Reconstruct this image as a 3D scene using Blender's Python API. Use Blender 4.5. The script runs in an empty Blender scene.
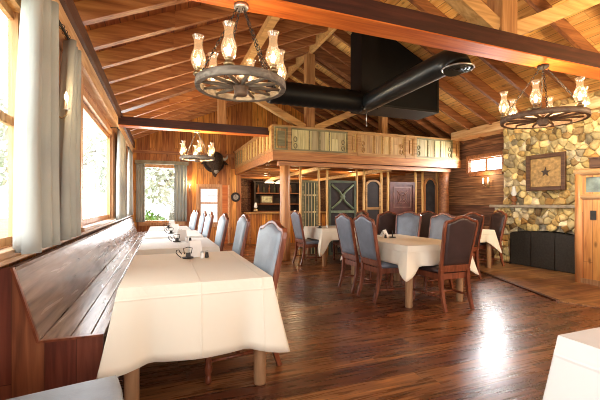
import bpy, bmesh, math, random
from mathutils import Vector, Matrix
random.seed(7)
S = bpy.context.scene
COL = S.collection
PI = math.pi

# ------------------------------------------------------------------ materials
def new_mat(name):
    m = bpy.data.materials.new(name); m.use_nodes = True
    nt = m.node_tree; nt.nodes.clear()
    out = nt.nodes.new('ShaderNodeOutputMaterial')
    b = nt.nodes.new('ShaderNodeBsdfPrincipled')
    nt.links.new(b.outputs[0], out.inputs[0])
    return m, nt, b, out

def node(nt, t, **kw):
    n = nt.nodes.new(t)
    for k, v in kw.items(): setattr(n, k, v)
    return n

def setin(nt, sock, v):
    if hasattr(v, 'default_value') or isinstance(v, bpy.types.NodeSocket): nt.links.new(v, sock)
    else: sock.default_value = v

def math_n(nt, op, a, b=0.0, c=None):
    n = node(nt, 'ShaderNodeMath', operation=op)
    setin(nt, n.inputs[0], a); setin(nt, n.inputs[1], b)
    if c is not None: setin(nt, n.inputs[2], c)
    return n.outputs[0]

def rgb(c): return (c[0], c[1], c[2], 1)

def ramp(nt, fac, stops):
    r = node(nt, 'ShaderNodeValToRGB')
    e = r.color_ramp.elements
    while len(e) < len(stops): e.new(0.5)
    for i, (p, c) in enumerate(stops):
        e[i].position = p; e[i].color = rgb(c)
    nt.links.new(fac, r.inputs[0])
    return r.outputs[0]

def mixc(nt, fac, a, b, mode='MIX'):
    n = node(nt, 'ShaderNodeMix', data_type='RGBA', blend_type=mode)
    setin(nt, n.inputs[0], fac)
    for s, v in ((n.inputs[6], a), (n.inputs[7], b)):
        if isinstance(v, tuple): s.default_value = rgb(v)
        else: nt.links.new(v, s)
    return n.outputs[2]

def simple(name, c, rough=0.5, metal=0.0, noise=0.0, nscale=8.0, bump=0.0, bscale=60.0, emit=None, estr=0.0, spec=0.5):
    m, nt, b, out = new_mat(name)
    b.inputs['Roughness'].default_value = rough
    b.inputs['Metallic'].default_value = metal
    b.inputs['Specular IOR Level'].default_value = spec
    tc = node(nt, 'ShaderNodeTexCoord')
    n = node(nt, 'ShaderNodeTexNoise'); n.inputs['Scale'].default_value = nscale; n.inputs['Detail'].default_value = 4
    nt.links.new(tc.outputs['Object'], n.inputs['Vector'])
    lo = tuple(max(0, x*(1-noise)) for x in c); hi = tuple(min(1, x*(1+noise)) for x in c)
    nt.links.new(ramp(nt, n.outputs[0], [(0.3, lo), (0.7, hi)]), b.inputs['Base Color'])
    if bump:
        n2 = node(nt, 'ShaderNodeTexNoise'); n2.inputs['Scale'].default_value = bscale; n2.inputs['Detail'].default_value = 3
        nt.links.new(tc.outputs['Object'], n2.inputs['Vector'])
        bp = node(nt, 'ShaderNodeBump'); bp.inputs['Strength'].default_value = bump; bp.inputs['Distance'].default_value = 0.01
        nt.links.new(n2.outputs[0], bp.inputs['Height']); nt.links.new(bp.outputs[0], b.inputs['Normal'])
    if emit:
        b.inputs['Emission Color'].default_value = rgb(emit); b.inputs['Emission Strength'].default_value = estr
    return m

def wood(name, dark, mid, light, along='y', cross=None, width=0.12, length=2.4, rough=0.45, var=0.35, gap=0.04, gscale=1.0, bump=0.15, knots=False, spec=0.5, rvar=0.0):
    """grain runs along one axis; cross (optional) = the axis over which boards repeat"""
    m, nt, b, out = new_mat(name)
    b.inputs['Specular IOR Level'].default_value = spec
    tc = node(nt, 'ShaderNodeTexCoord')
    sp = node(nt, 'ShaderNodeSeparateXYZ'); nt.links.new(tc.outputs['Object'], sp.inputs[0])
    ax = {'x': sp.outputs[0], 'y': sp.outputs[1], 'z': sp.outputs[2]}
    sc = {'x': 14.0, 'y': 14.0, 'z': 14.0}; sc[along] = 1.1
    mp = node(nt, 'ShaderNodeMapping'); mp.inputs['Scale'].default_value = tuple(sc[k]*gscale for k in 'xyz')
    nt.links.new(tc.outputs['Object'], mp.inputs[0])
    vec = mp.outputs[0]; rnd = None; gapf = None
    if cross:
        q = math_n(nt, 'DIVIDE', ax[cross], width)
        idx = math_n(nt, 'FLOOR', q)
        wn = node(nt, 'ShaderNodeTexWhiteNoise', noise_dimensions='1D'); nt.links.new(idx, wn.inputs['W'])
        off = math_n(nt, 'MULTIPLY', wn.outputs['Value'], length*3.7)
        q2 = math_n(nt, 'DIVIDE', math_n(nt, 'ADD', ax[along], off), length)
        idx2 = math_n(nt, 'FLOOR', q2)
        cid = math_n(nt, 'ADD', math_n(nt, 'MULTIPLY', idx, 17.31), math_n(nt, 'MULTIPLY', idx2, 5.77))
        wn2 = node(nt, 'ShaderNodeTexWhiteNoise', noise_dimensions='1D'); nt.links.new(cid, wn2.inputs['W'])
        rnd = wn2.outputs['Value']
        cx = node(nt, 'ShaderNodeCombineXYZ'); s9 = math_n(nt, 'MULTIPLY', rnd, 40.0)
        for i in range(3): nt.links.new(s9, cx.inputs[i])
        va = node(nt, 'ShaderNodeVectorMath', operation='ADD'); nt.links.new(vec, va.inputs[0]); nt.links.new(cx.outputs[0], va.inputs[1])
        vec = va.outputs[0]
        fr = math_n(nt, 'FRACT', q)
        d = math_n(nt, 'ABSOLUTE', math_n(nt, 'SUBTRACT', fr, 0.5))
        gapf = math_n(nt, 'GREATER_THAN', d, 0.5-gap/2)
        fr2 = math_n(nt, 'FRACT', q2)
        d2 = math_n(nt, 'ABSOLUTE', math_n(nt, 'SUBTRACT', fr2, 0.5))
        g2 = math_n(nt, 'GREATER_THAN', d2, 0.5-0.002/length)
        gapf = math_n(nt, 'MAXIMUM', gapf, g2)
    n = node(nt, 'ShaderNodeTexNoise'); n.inputs['Scale'].default_value = 1.6; n.inputs['Detail'].default_value = 6; n.inputs['Distortion'].default_value = 0.6
    nt.links.new(vec, n.inputs['Vector'])
    c = ramp(nt, n.outputs[0], [(0.28, dark), (0.5, mid), (0.72, light)])
    if knots:
        v = node(nt, 'ShaderNodeTexVoronoi'); v.inputs['Scale'].default_value = 1.0
        mk = node(nt, 'ShaderNodeMapping'); ks = {'x': 5.5, 'y': 5.5, 'z': 5.5}; ks[along] = 2.6
        mk.inputs['Scale'].default_value = tuple(ks[k] for k in 'xyz'); nt.links.new(tc.outputs['Object'], mk.inputs[0]); nt.links.new(mk.outputs[0], v.inputs['Vector'])
        kf = ramp(nt, v.outputs['Distance'], [(0.05, (1, 1, 1)), (0.16, (0, 0, 0))])
        c = mixc(nt, math_n(nt, 'MULTIPLY', kf, 0.75), c, tuple(x*0.45 for x in dark))
    if rnd is not None:
        br = math_n(nt, 'ADD', math_n(nt, 'MULTIPLY', rnd, 2*var), 1-var)
        h = node(nt, 'ShaderNodeHueSaturation'); nt.links.new(c, h.inputs['Color']); nt.links.new(br, h.inputs['Value'])
        nt.links.new(math_n(nt, 'ADD', math_n(nt, 'MULTIPLY', rnd, 0.02), 0.49), h.inputs['Hue'])
        c = mixc(nt, math_n(nt, 'MULTIPLY', gapf, 0.8), h.outputs[0], tuple(x*0.25 for x in dark))
    nt.links.new(c, b.inputs['Base Color'])
    if rvar:
        nt.links.new(math_n(nt, 'ADD', math_n(nt, 'MULTIPLY', n.outputs[0], rvar), rough-rvar/2), b.inputs['Roughness'])
    else: b.inputs['Roughness'].default_value = rough
    if bump:
        hgt = n.outputs[0]
        if gapf is not None: hgt = math_n(nt, 'SUBTRACT', hgt, math_n(nt, 'MULTIPLY', gapf, 1.2))
        bp = node(nt, 'ShaderNodeBump'); bp.inputs['Strength'].default_value = bump; bp.inputs['Distance'].default_value = 0.008
        nt.links.new(hgt, bp.inputs['Height']); nt.links.new(bp.outputs[0], b.inputs['Normal'])
    return m

def glass_mat(name, tint=(1, 1, 1), gl=0.06, rough=0.02, glow=None, gs=0.0):
    m = bpy.data.materials.new(name); m.use_nodes = True; nt = m.node_tree; nt.nodes.clear()
    out = node(nt, 'ShaderNodeOutputMaterial'); mx = node(nt, 'ShaderNodeMixShader')
    t = node(nt, 'ShaderNodeBsdfTransparent'); t.inputs[0].default_value = rgb(tint)
    g = node(nt, 'ShaderNodeBsdfGlossy'); g.inputs['Roughness'].default_value = rough
    lw = node(nt, 'ShaderNodeLayerWeight'); lw.inputs[0].default_value = 0.25
    nt.links.new(math_n(nt, 'MULTIPLY_ADD', lw.outputs['Facing'], gl*4, gl), mx.inputs[0])
    nt.links.new(t.outputs[0], mx.inputs[1]); nt.links.new(g.outputs[0], mx.inputs[2]); res = mx.outputs[0]
    if glow:
        em = node(nt, 'ShaderNodeEmission'); em.inputs[0].default_value = rgb(glow); em.inputs[1].default_value = gs
        ad = node(nt, 'ShaderNodeAddShader'); nt.links.new(res, ad.inputs[0]); nt.links.new(em.outputs[0], ad.inputs[1]); res = ad.outputs[0]
    nt.links.new(res, out.inputs[0])
    return m

def attr_mat(name, rough=0.9, bump=0.9):
    m, nt, b, out = new_mat(name)
    a = node(nt, 'ShaderNodeAttribute'); a.attribute_name = 'Col'
    tc = node(nt, 'ShaderNodeTexCoord'); n = node(nt, 'ShaderNodeTexNoise'); n.inputs['Scale'].default_value = 9; n.inputs['Detail'].default_value = 6
    nt.links.new(tc.outputs['Object'], n.inputs['Vector'])
    g = ramp(nt, n.outputs[0], [(0.3, (0.62, 0.57, 0.50)), (0.62, (1.15, 1.13, 1.08))])
    nt.links.new(mixc(nt, 1.0, a.outputs['Color'], g, 'MULTIPLY'), b.inputs['Base Color'])
    b.inputs['Roughness'].default_value = rough
    bp = node(nt, 'ShaderNodeBump'); bp.inputs['Strength'].default_value = bump; bp.inputs['Distance'].default_value = 0.02
    n2 = node(nt, 'ShaderNodeTexNoise'); n2.inputs['Scale'].default_value = 18; n2.inputs['Detail'].default_value = 6
    nt.links.new(tc.outputs['Object'], n2.inputs['Vector']); nt.links.new(n2.outputs[0], bp.inputs['Height']); nt.links.new(bp.outputs[0], b.inputs['Normal'])
    return m

def cloth_mat(name, c):
    m, nt, b, out = new_mat(name)
    b.inputs['Roughness'].default_value = 0.75; b.inputs['Specular IOR Level'].default_value = 0.25
    b.inputs['Base Color'].default_value = rgb(c)
    tc = node(nt, 'ShaderNodeTexCoord'); sp = node(nt, 'ShaderNodeSeparateXYZ'); nt.links.new(tc.outputs['Object'], sp.inputs[0])
    h = None
    for s, o in ((sp.outputs[0], 0.0), (sp.outputs[0], 0.40), (sp.outputs[1], 0.0), (sp.outputs[2], -0.07)):
        d = math_n(nt, 'ABSOLUTE', math_n(nt, 'SUBTRACT', s, o))
        r = node(nt, 'ShaderNodeMapRange'); r.inputs['From Min'].default_value = 0.0; r.inputs['From Max'].default_value = 0.008
        r.inputs['To Min'].default_value = 1.0; r.inputs['To Max'].default_value = 0.0
        nt.links.new(d, r.inputs['Value'])
        h = r.outputs[0] if h is None else math_n(nt, 'ADD', h, r.outputs[0])
    n = node(nt, 'ShaderNodeTexNoise'); n.inputs['Scale'].default_value = 5; n.inputs['Detail'].default_value = 2
    nt.links.new(tc.outputs['Object'], n.inputs['Vector'])
    h = math_n(nt, 'ADD', math_n(nt, 'MULTIPLY', h, 0.5), math_n(nt, 'MULTIPLY', n.outputs[0], 1.2))
    bp = node(nt, 'ShaderNodeBump'); bp.inputs['Strength'].default_value = 0.45; bp.inputs['Distance'].default_value = 0.012
    nt.links.new(h, bp.inputs['Height']); nt.links.new(bp.outputs[0], b.inputs['Normal'])
    return m

M = {}
M['floor'] = wood('floor wood', (0.055, 0.018, 0.008), (0.155, 0.054, 0.021), (0.30, 0.115, 0.042), 'x', 'y', 0.115, 1.9, rough=0.28, var=0.5, gap=0.035, bump=0.12, knots=False, rvar=0.14, spec=0.7, gscale=1.3)
M['hearth'] = wood('hearth wood', (0.10, 0.045, 0.02), (0.26, 0.125, 0.055), (0.42, 0.22, 0.10), 'x', 'y', 0.12, 2.4, rough=0.35, var=0.25, gap=0.03, bump=0.1)
M['pine'] = wood('vertical pine boards', (0.27, 0.075, 0.012), (0.54, 0.19, 0.035), (0.74, 0.33, 0.08), 'z', 'x', 0.17, 4.0, rough=0.45, var=0.40, gap=0.05, knots=True)
M['pine_y'] = wood('vertical pine boards on side wall', (0.26, 0.09, 0.025), (0.46, 0.18, 0.055), (0.62, 0.28, 0.10), 'z', 'y', 0.17, 4.0, rough=0.45, var=0.3, gap=0.04, knots=True)
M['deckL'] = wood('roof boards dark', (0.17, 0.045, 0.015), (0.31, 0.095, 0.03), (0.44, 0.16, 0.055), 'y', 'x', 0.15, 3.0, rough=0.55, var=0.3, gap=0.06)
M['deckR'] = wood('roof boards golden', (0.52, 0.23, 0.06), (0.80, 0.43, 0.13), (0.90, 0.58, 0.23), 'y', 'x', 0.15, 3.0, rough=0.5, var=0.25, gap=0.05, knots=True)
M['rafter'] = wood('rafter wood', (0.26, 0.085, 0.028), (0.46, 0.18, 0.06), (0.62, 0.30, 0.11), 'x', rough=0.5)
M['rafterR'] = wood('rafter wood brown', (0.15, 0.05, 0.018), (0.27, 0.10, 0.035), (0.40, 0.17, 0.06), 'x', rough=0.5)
M['beam'] = wood('tie beam shaded side', (0.022, 0.005, 0.003), (0.05, 0.011, 0.006), (0.09, 0.022, 0.011), 'x', rough=0.45)  # beam sides darkened in colour to stand in for shade
M['beam_low'] = wood('tie beam lit orange underside', (0.45, 0.09, 0.012), (0.62, 0.15, 0.02), (0.72, 0.22, 0.04), 'x', rough=0.45)  # light from below painted into the underside; also wood of a trim upright
M['post'] = wood('post wood', (0.30, 0.12, 0.035), (0.50, 0.23, 0.075), (0.66, 0.36, 0.14), 'z', rough=0.5)
M['strut'] = wood('strut wood golden', (0.50, 0.24, 0.07), (0.70, 0.38, 0.13), (0.82, 0.50, 0.20), 'x', rough=0.5)
M['logpost'] = wood('peeled log', (0.32, 0.12, 0.04), (0.55, 0.24, 0.085), (0.68, 0.36, 0.15), 'z', rough=0.4, gscale=0.7, knots=True)
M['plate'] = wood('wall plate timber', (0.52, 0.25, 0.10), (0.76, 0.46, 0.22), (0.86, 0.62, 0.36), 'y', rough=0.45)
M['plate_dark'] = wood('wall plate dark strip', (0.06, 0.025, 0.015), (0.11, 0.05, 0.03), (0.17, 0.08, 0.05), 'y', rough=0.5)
M['winwood'] = wood('window wood', (0.40, 0.17, 0.06), (0.58, 0.29, 0.12), (0.72, 0.42, 0.20), 'z', rough=0.4)
M['sillwood'] = wood('sill wood', (0.34, 0.19, 0.10), (0.50, 0.31, 0.18), (0.62, 0.42, 0.26), 'y', rough=0.35)
M['bench'] = wood('bench wood', (0.13, 0.085, 0.068), (0.30, 0.21, 0.17), (0.46, 0.35, 0.29), 'y', rough=0.26, gscale=0.8, rvar=0.1, bump=0.2)
M['bench_end'] = wood('bench end wood', (0.10, 0.028, 0.015), (0.19, 0.058, 0.03), (0.28, 0.10, 0.05), 'z', 'x', 0.155, 3, rough=0.4, var=0.25, gap=0.015)
M['logwall'] = wood('slab log wall', (0.07, 0.025, 0.012), (0.17, 0.07, 0.03), (0.34, 0.17, 0.08), 'y', 'z', 0.24, 9, rough=0.6, var=0.4, gap=0.06, bump=0.4)
M['partition'] = wood('knotty panelling', (0.36, 0.12, 0.035), (0.55, 0.23, 0.07), (0.68, 0.34, 0.12), 'z', 'y', 0.13, 4, rough=0.4, var=0.14, gap=0.05, knots=True)
M['loft'] = wood('loft fascia', (0.26, 0.08, 0.018), (0.43, 0.16, 0.04), (0.56, 0.25, 0.07), 'x', rough=0.45)
M['railframe'] = wood('railing frame wood', (0.25, 0.11, 0.03), (0.42, 0.21, 0.065), (0.56, 0.32, 0.12), 'x', rough=0.45)
M['railpanel'] = wood('railing panel faded green', (0.30, 0.21, 0.08), (0.50, 0.40, 0.19), (0.62, 0.50, 0.27), 'z', 'x', 0.16, 4, rough=0.6, var=0.25, gap=0.05)
M['railgreen'] = wood('railing moulding dark green', (0.12, 0.10, 0.04), (0.22, 0.18, 0.08), (0.34, 0.28, 0.13), 'x', rough=0.6)
M['railtan'] = wood('railing panel tan', (0.34, 0.17, 0.045), (0.50, 0.29, 0.09), (0.64, 0.41, 0.17), 'z', 'x', 0.12, 4, rough=0.6, var=0.2, gap=0.05)
M['chairwood'] = wood('chair wood', (0.085, 0.022, 0.010), (0.19, 0.052, 0.022), (0.30, 0.10, 0.045), 'z', rough=0.3, bump=0.05)
M['leather'] = simple('leather with sky sheen', (0.165, 0.185, 0.22), rough=0.36, noise=0.18, nscale=7, bump=0.12, bscale=90)  # dark leather, window reflection painted in as slate blue
M['leather_pale'] = simple('pale leather with sky sheen', (0.27, 0.31, 0.345), rough=0.42, noise=0.12, nscale=7, bump=0.12, bscale=90)  # same leather, stronger window reflection painted in paler
M['leather_dark'] = simple('dark brown leather', (0.045, 0.026, 0.024), rough=0.36, noise=0.25, nscale=6, bump=0.12, bscale=90)
M['cloth'] = cloth_mat('ivory tablecloth', (0.80, 0.735, 0.60))
M['cloth_white'] = cloth_mat('white tablecloth', (0.72, 0.70, 0.65))
M['tableleg'] = wood('table leg wood', (0.22, 0.11, 0.05), (0.36, 0.20, 0.10), (0.48, 0.29, 0.16), 'z', rough=0.4)
M['curtain'] = simple('grey green curtain', (0.41, 0.425, 0.39), rough=0.85, noise=0.08, nscale=3, bump=0.1, bscale=200)
M['glass'] = glass_mat('window glass')
m_, nt_, b_, o_ = new_mat('pale glowing pane')  # bright daylight view painted as a pale pane with its own glow
b_.inputs['Roughness'].default_value = 0.25
tc_ = node(nt_, 'ShaderNodeTexCoord'); mp_ = node(nt_, 'ShaderNodeMapping'); mp_.inputs['Scale'].default_value = (2.2, 1, 14)
nt_.links.new(tc_.outputs['Object'], mp_.inputs[0]); nz_ = node(nt_, 'ShaderNodeTexNoise'); nz_.inputs['Scale'].default_value = 1.5; nz_.inputs['Detail'].default_value = 3
nt_.links.new(mp_.outputs[0], nz_.inputs['Vector'])
cc_ = ramp(nt_, nz_.outputs[0], [(0.36, (0.50, 0.53, 0.56)), (0.50, (0.86, 0.88, 0.88))])
nt_.links.new(cc_, b_.inputs['Base Color']); nt_.links.new(cc_, b_.inputs['Emission Color']); b_.inputs['Emission Strength'].default_value = 0.55
M['frosted'] = m_
M['chimney'] = glass_mat('lamp glass', (1, 0.94, 0.84), 0.16, 0.12, (1.0, 0.66, 0.34), 0.28)
M['bulb'] = simple('warm bulb', (1, 0.8, 0.5), emit=(1.0, 0.70, 0.36), estr=14)
M['wheel'] = wood('weathered wheel wood', (0.11, 0.085, 0.065), (0.22, 0.18, 0.14), (0.36, 0.31, 0.25), 'x', rough=0.7)
M['wheel_dark'] = wood('brown wheel wood', (0.09, 0.05, 0.03), (0.17, 0.10, 0.06), (0.26, 0.17, 0.10), 'x', rough=0.6)
M['iron'] = simple('dark iron', (0.05, 0.045, 0.04), rough=0.5, metal=0.6, noise=0.2)
M['brass'] = simple('aged brass', (0.36, 0.26, 0.14), rough=0.4, metal=0.8, noise=0.2)
M['black'] = simple('black painted metal', (0.004, 0.0042, 0.0045), rough=0.5, noise=0.3, nscale=4, spec=0.25)
M['duct'] = simple('black duct metal', (0.020, 0.022, 0.021), rough=0.33, noise=0.3, nscale=5, metal=0.3)
M['steel'] = simple('brushed steel', (0.6, 0.6, 0.58), rough=0.3, metal=0.9, noise=0.1)
M['stone'] = attr_mat('field stone')
M['mortar'] = simple('mortar', (0.66, 0.56, 0.38), rough=0.95, noise=0.3, nscale=14, bump=0.5, bscale=40)
M['firebox'] = simple('black firebox', (0.012, 0.011, 0.010), rough=0.9, noise=0.3)  # plain near-black back of the fire opening
M['mesh'] = simple('fire screen mesh', (0.040, 0.035, 0.030), rough=0.6, metal=0.2, noise=0.3, nscale=30)
M['dark'] = simple('dark painted board', (0.028, 0.017, 0.014), rough=0.7, noise=0.3)
M['green_door'] = simple('worn green paint', (0.075, 0.085, 0.045), rough=0.6, noise=0.4, nscale=5)
M['green_carve'] = simple('green carving', (0.17, 0.20, 0.11), rough=0.6, noise=0.3, nscale=9)
M['maroon'] = simple('maroon carved panel', (0.13, 0.038, 0.026), rough=0.5, noise=0.3, nscale=7)
M['maroon_carve'] = simple('maroon carving', (0.24, 0.11, 0.08), rough=0.5, noise=0.3, nscale=9)
M['mirror'] = simple('old mirror glass', (0.05, 0.05, 0.055), rough=0.12, noise=0.2)
M['tan_tin'] = simple('pressed tin panel', (0.42, 0.26, 0.10), rough=0.55, noise=0.4, nscale=16, bump=0.6, bscale=28)
M['pole'] = wood('peeled pole wood', (0.50, 0.25, 0.07), (0.72, 0.41, 0.13), (0.84, 0.54, 0.22), 'z', rough=0.5)
M['picframe'] = wood('picture frame wood', (0.05, 0.02, 0.010), (0.10, 0.045, 0.022), (0.17, 0.085, 0.04), 'y', rough=0.5)
M['star'] = simple('dark star', (0.05, 0.03, 0.02), rough=0.5, noise=0.2)
M['paper'] = simple('white paper', (0.82, 0.81, 0.78), rough=0.7, noise=0.03)
M['print'] = simple('grey print', (0.42, 0.41, 0.40), rough=0.7, noise=0.03)
M['ceramic'] = simple('white ceramic', (0.78, 0.76, 0.72), rough=0.25, noise=0.04)
M['fur'] = simple('dark brown fur', (0.055, 0.033, 0.020), rough=0.95, noise=0.5, nscale=22, bump=1.0, bscale=55)
M['muzzle'] = simple('pale muzzle', (0.34, 0.29, 0.24), rough=0.8, noise=0.3, nscale=20)
M['horn'] = simple('horn', (0.48, 0.43, 0.34), rough=0.4, noise=0.3, nscale=9)
M['lawn'] = simple('lawn', (0.30, 0.36, 0.18), rough=0.95, noise=0.3, nscale=2.0)
M['bark'] = simple('bark', (0.30, 0.26, 0.22), rough=0.9, noise=0.3, nscale=12)
M['leaf'] = simple('pale leaves', (0.60, 0.62, 0.52), rough=0.8, noise=0.25, nscale=1.5)
M['fern'] = simple('bright green leaves', (0.16, 0.36, 0.06), rough=0.7, noise=0.35, nscale=3)
M['shade'] = simple('frosted white shade', (0.85, 0.80, 0.70), rough=0.4, emit=(1, 0.85, 0.6), estr=0.5, noise=0.03)
M['stained'] = simple('painted glass panel', (0.20, 0.25, 0.22), rough=0.15, noise=0.5, nscale=7)
M['mantel'] = simple('mantel stone', (0.36, 0.30, 0.22), rough=0.8, noise=0.3, nscale=10, bump=0.4, bscale=30)
M['photo'] = simple('pale green picture', (0.55, 0.58, 0.42), rough=0.5, noise=0.5, nscale=9)

# ------------------------------------------------------------------ mesh helpers
class MB:
    def __init__(s): s.bm = bmesh.new(); s.mi = 0
    def f(s, vs, smooth=False):
        try:
            fc = s.bm.faces.new(vs); fc.material_index = s.mi; fc.smooth = smooth; return fc
        except ValueError: return None
    def v(s, p): return s.bm.verts.new(p)
    def hexa(s, p):
        v = [s.v(q) for q in p]
        for a in ((3, 2, 1, 0), (4, 5, 6, 7), (0, 1, 5, 4), (1, 2, 6, 5), (2, 3, 7, 6), (3, 0, 4, 7)): s.f([v[i] for i in a])
        return s
    def box(s, x0, x1, y0, y1, z0, z1):
        x0, x1 = min(x0, x1), max(x0, x1); y0, y1 = min(y0, y1), max(y0, y1); z0, z1 = min(z0, z1), max(z0, z1)
        return s.hexa([(x0, y0, z0), (x1, y0, z0), (x1, y1, z0), (x0, y1, z0), (x0, y0, z1), (x1, y0, z1), (x1, y1, z1), (x0, y1, z1)])
    def bar(s, a, b, w, h, up=(0, 0, 1), w2=None, h2=None):
        a, b = Vector(a), Vector(b); d = (b-a).normalized(); u = Vector(up)
        sd = d.cross(u)
        if sd.length < 1e-4: sd = d.cross(Vector((0, 1, 0)))
        sd.normalize(); u = sd.cross(d).normalized()
        w2 = w if w2 is None else w2; h2 = h if h2 is None else h2
        q = []
        for c, ww, hh in ((a, w, h), (b, w2, h2)):
            q += [c-sd*ww/2-u*hh/2, c+sd*ww/2-u*hh/2, c+sd*ww/2+u*hh/2, c-sd*ww/2+u*hh/2]
        return s.hexa(q)
    def tube(s, pts, r, n=8, closed=False, caps=True):
        pts = [Vector(p) for p in pts]; N = len(pts)
        rr = r if isinstance(r, (list, tuple)) else [r]*N
        rings = []; prev = None
        for i, p in enumerate(pts):
            if closed: t = pts[(i+1) % N]-pts[i-1]
            else: t = pts[min(i+1, N-1)]-pts[max(i-1, 0)]
            t.normalize()
            ref = prev if prev is not None else (Vector((0, 0, 1)) if abs(t.z) < 0.9 else Vector((1, 0, 0)))
            a = ref-t*ref.dot(t)
            if a.length < 1e-5: a = t.orthogonal()
            a.normalize(); prev = a; b = t.cross(a)
            rings.append([s.v(p+(a*math.cos(2*PI*k/n)+b*math.sin(2*PI*k/n))*rr[i]) for k in range(n)])
        for i in range(N if closed else N-1):
            A, B = rings[i], rings[(i+1) % N]
            for k in range(n): s.f([A[k], A[(k+1) % n], B[(k+1) % n], B[k]], True)
        if caps and not closed:
            s.f(list(reversed(rings[0]))); s.f(rings[-1])
        return s
    def lathe(s, prof, c=(0, 0, 0), n=16, axis='z', caps=True):
        rings = []
        for r, h in prof:
            ring = []
            for k in range(n):
                a = 2*PI*k/n; u, w = r*math.cos(a), r*math.sin(a)
                p = {'z': (u, w, h), 'x': (h, u, w), 'y': (w, h, u)}[axis]
                ring.append(s.v((c[0]+p[0], c[1]+p[1], c[2]+p[2])))
            rings.append(ring)
        for i in range(len(rings)-1):
            for k in range(n): s.f([rings[i][k], rings[i][(k+1) % n], rings[i+1][(k+1) % n], rings[i+1][k]], True)
        if caps:
            s.f(list(reversed(rings[0]))); s.f(rings[-1])
        return s
    def prism(s, poly, ax, a0, a1):
        """poly in the two other axes (in order), extruded along ax"""
        def P(u, w, a): return {'x': (a, u, w), 'y': (u, a, w), 'z': (u, w, a)}[ax]
        A = [s.v(P(u, w, a0)) for u, w in poly]; B = [s.v(P(u, w, a1)) for u, w in poly]
        n = len(poly)
        s.f(A[::-1]); s.f(B)
        for i in range(n): s.f([A[i], A[(i+1) % n], B[(i+1) % n], B[i]])
        return s
    def build(s, name, mats, parent=None, bevel=0.0, smooth=False, subsurf=0):
        bmesh.ops.recalc_face_normals(s.bm, faces=s.bm.faces[:])
        me = bpy.data.meshes.new(name); s.bm.to_mesh(me); s.bm.free()
        for m in (mats if isinstance(mats, (list, tuple)) else [mats]): me.materials.append(m)
        o = bpy.data.objects.new(name, me); COL.objects.link(o)
        if parent is not None: o.parent = parent
        if smooth:
            for p in me.polygons: p.use_smooth = True
        if bevel:
            b = o.modifiers.new('bevel', 'BEVEL'); b.width = bevel; b.segments = 2; b.limit_method = 'ANGLE'
        if subsurf:
            b = o.modifiers.new('sub', 'SUBSURF'); b.levels = subsurf; b.render_levels = subsurf
        return o

def tag(o, label, cat, group=None, kind=None):
    o['label'] = label; o['category'] = cat
    if group: o['group'] = group
    if kind: o['kind'] = kind
    return o
def thing(name, label, cat, loc=(0, 0, 0), rz=0.0, group=None):
    o = bpy.data.objects.new(name, None); COL.objects.link(o)
    o.location = loc; o.rotation_euler = (0, 0, rz); o.empty_display_size = 0.1
    return tag(o, label, cat, group)
def struct(o, label=None):
    o['kind'] = 'structure'
    if label: o['label'] = label
    return o
def sroot(name, label=None):
    o = bpy.data.objects.new(name, None); COL.objects.link(o); return struct(o, label)
def dup(root, loc, rz, label, group=None, swap=None):
    def cp(o, parent):
        c = o.copy(); COL.objects.link(c); c.parent = parent
        for ch in kids[o]: cp(ch, c)
        return c
    kids = {}
    def collect(o):
        kids[o] = list(o.children)
        for c in kids[o]: collect(c)
    collect(root)
    r = cp(root, None); r.location = loc; r.rotation_euler = (0, 0, rz); r['label'] = label
    if group: r['group'] = group
    return r

# ------------------------------------------------------------------ dimensions
XL, XR = -0.88, 7.28      # inner faces of side walls
YB = 11.4                 # back wall
YF = -4.0
RX = 3.15                 # ridge
def raf_z(x): return 3.03+0.446*(x+0.7) if x <= RX else 2.93+0.467*(2*RX-x+0.7)
def deck_z(x): return raf_z(x)+0.20

# floor
struct(MB().box(XL-0.2, XR+0.2, YF, 13.4, -0.1, 0).build('floor', M['floor']), 'glossy dark brown plank floor')

# ceiling boards, rafters
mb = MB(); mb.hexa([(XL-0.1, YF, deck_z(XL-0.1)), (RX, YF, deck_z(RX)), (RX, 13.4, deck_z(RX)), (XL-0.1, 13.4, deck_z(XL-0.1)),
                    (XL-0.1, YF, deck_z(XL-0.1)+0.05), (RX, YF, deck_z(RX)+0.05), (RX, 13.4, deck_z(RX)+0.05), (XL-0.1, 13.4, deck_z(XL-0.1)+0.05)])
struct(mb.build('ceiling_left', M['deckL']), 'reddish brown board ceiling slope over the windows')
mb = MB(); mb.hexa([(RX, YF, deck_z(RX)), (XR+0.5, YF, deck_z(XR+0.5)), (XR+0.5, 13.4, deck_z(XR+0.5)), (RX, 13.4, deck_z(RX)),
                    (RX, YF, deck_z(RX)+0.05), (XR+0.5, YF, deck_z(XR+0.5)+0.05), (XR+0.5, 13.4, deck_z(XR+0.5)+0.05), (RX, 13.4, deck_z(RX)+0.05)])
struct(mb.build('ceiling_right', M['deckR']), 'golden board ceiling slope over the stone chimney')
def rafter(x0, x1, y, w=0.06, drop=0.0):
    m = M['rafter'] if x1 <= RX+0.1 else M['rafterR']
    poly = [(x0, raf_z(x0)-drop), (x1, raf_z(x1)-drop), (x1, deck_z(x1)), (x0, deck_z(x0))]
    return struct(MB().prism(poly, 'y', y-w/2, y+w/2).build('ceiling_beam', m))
ys = [4.1+0.62*i for i in range(-8, 15)]
for y in ys:
    rafter(XL-0.02, RX-0.04, y)
    rafter(XL-0.02, 0.15, y-0.052, 0.04, 0.004)     # short sister piece beside each rafter foot
    rafter(RX+0.04, XR, y)
struct(MB().box(RX-0.035, RX+0.035, YF, 13.3, raf_z(RX)-0.10, deck_z(RX)).build('ceiling_beam', M['strut']))
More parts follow.
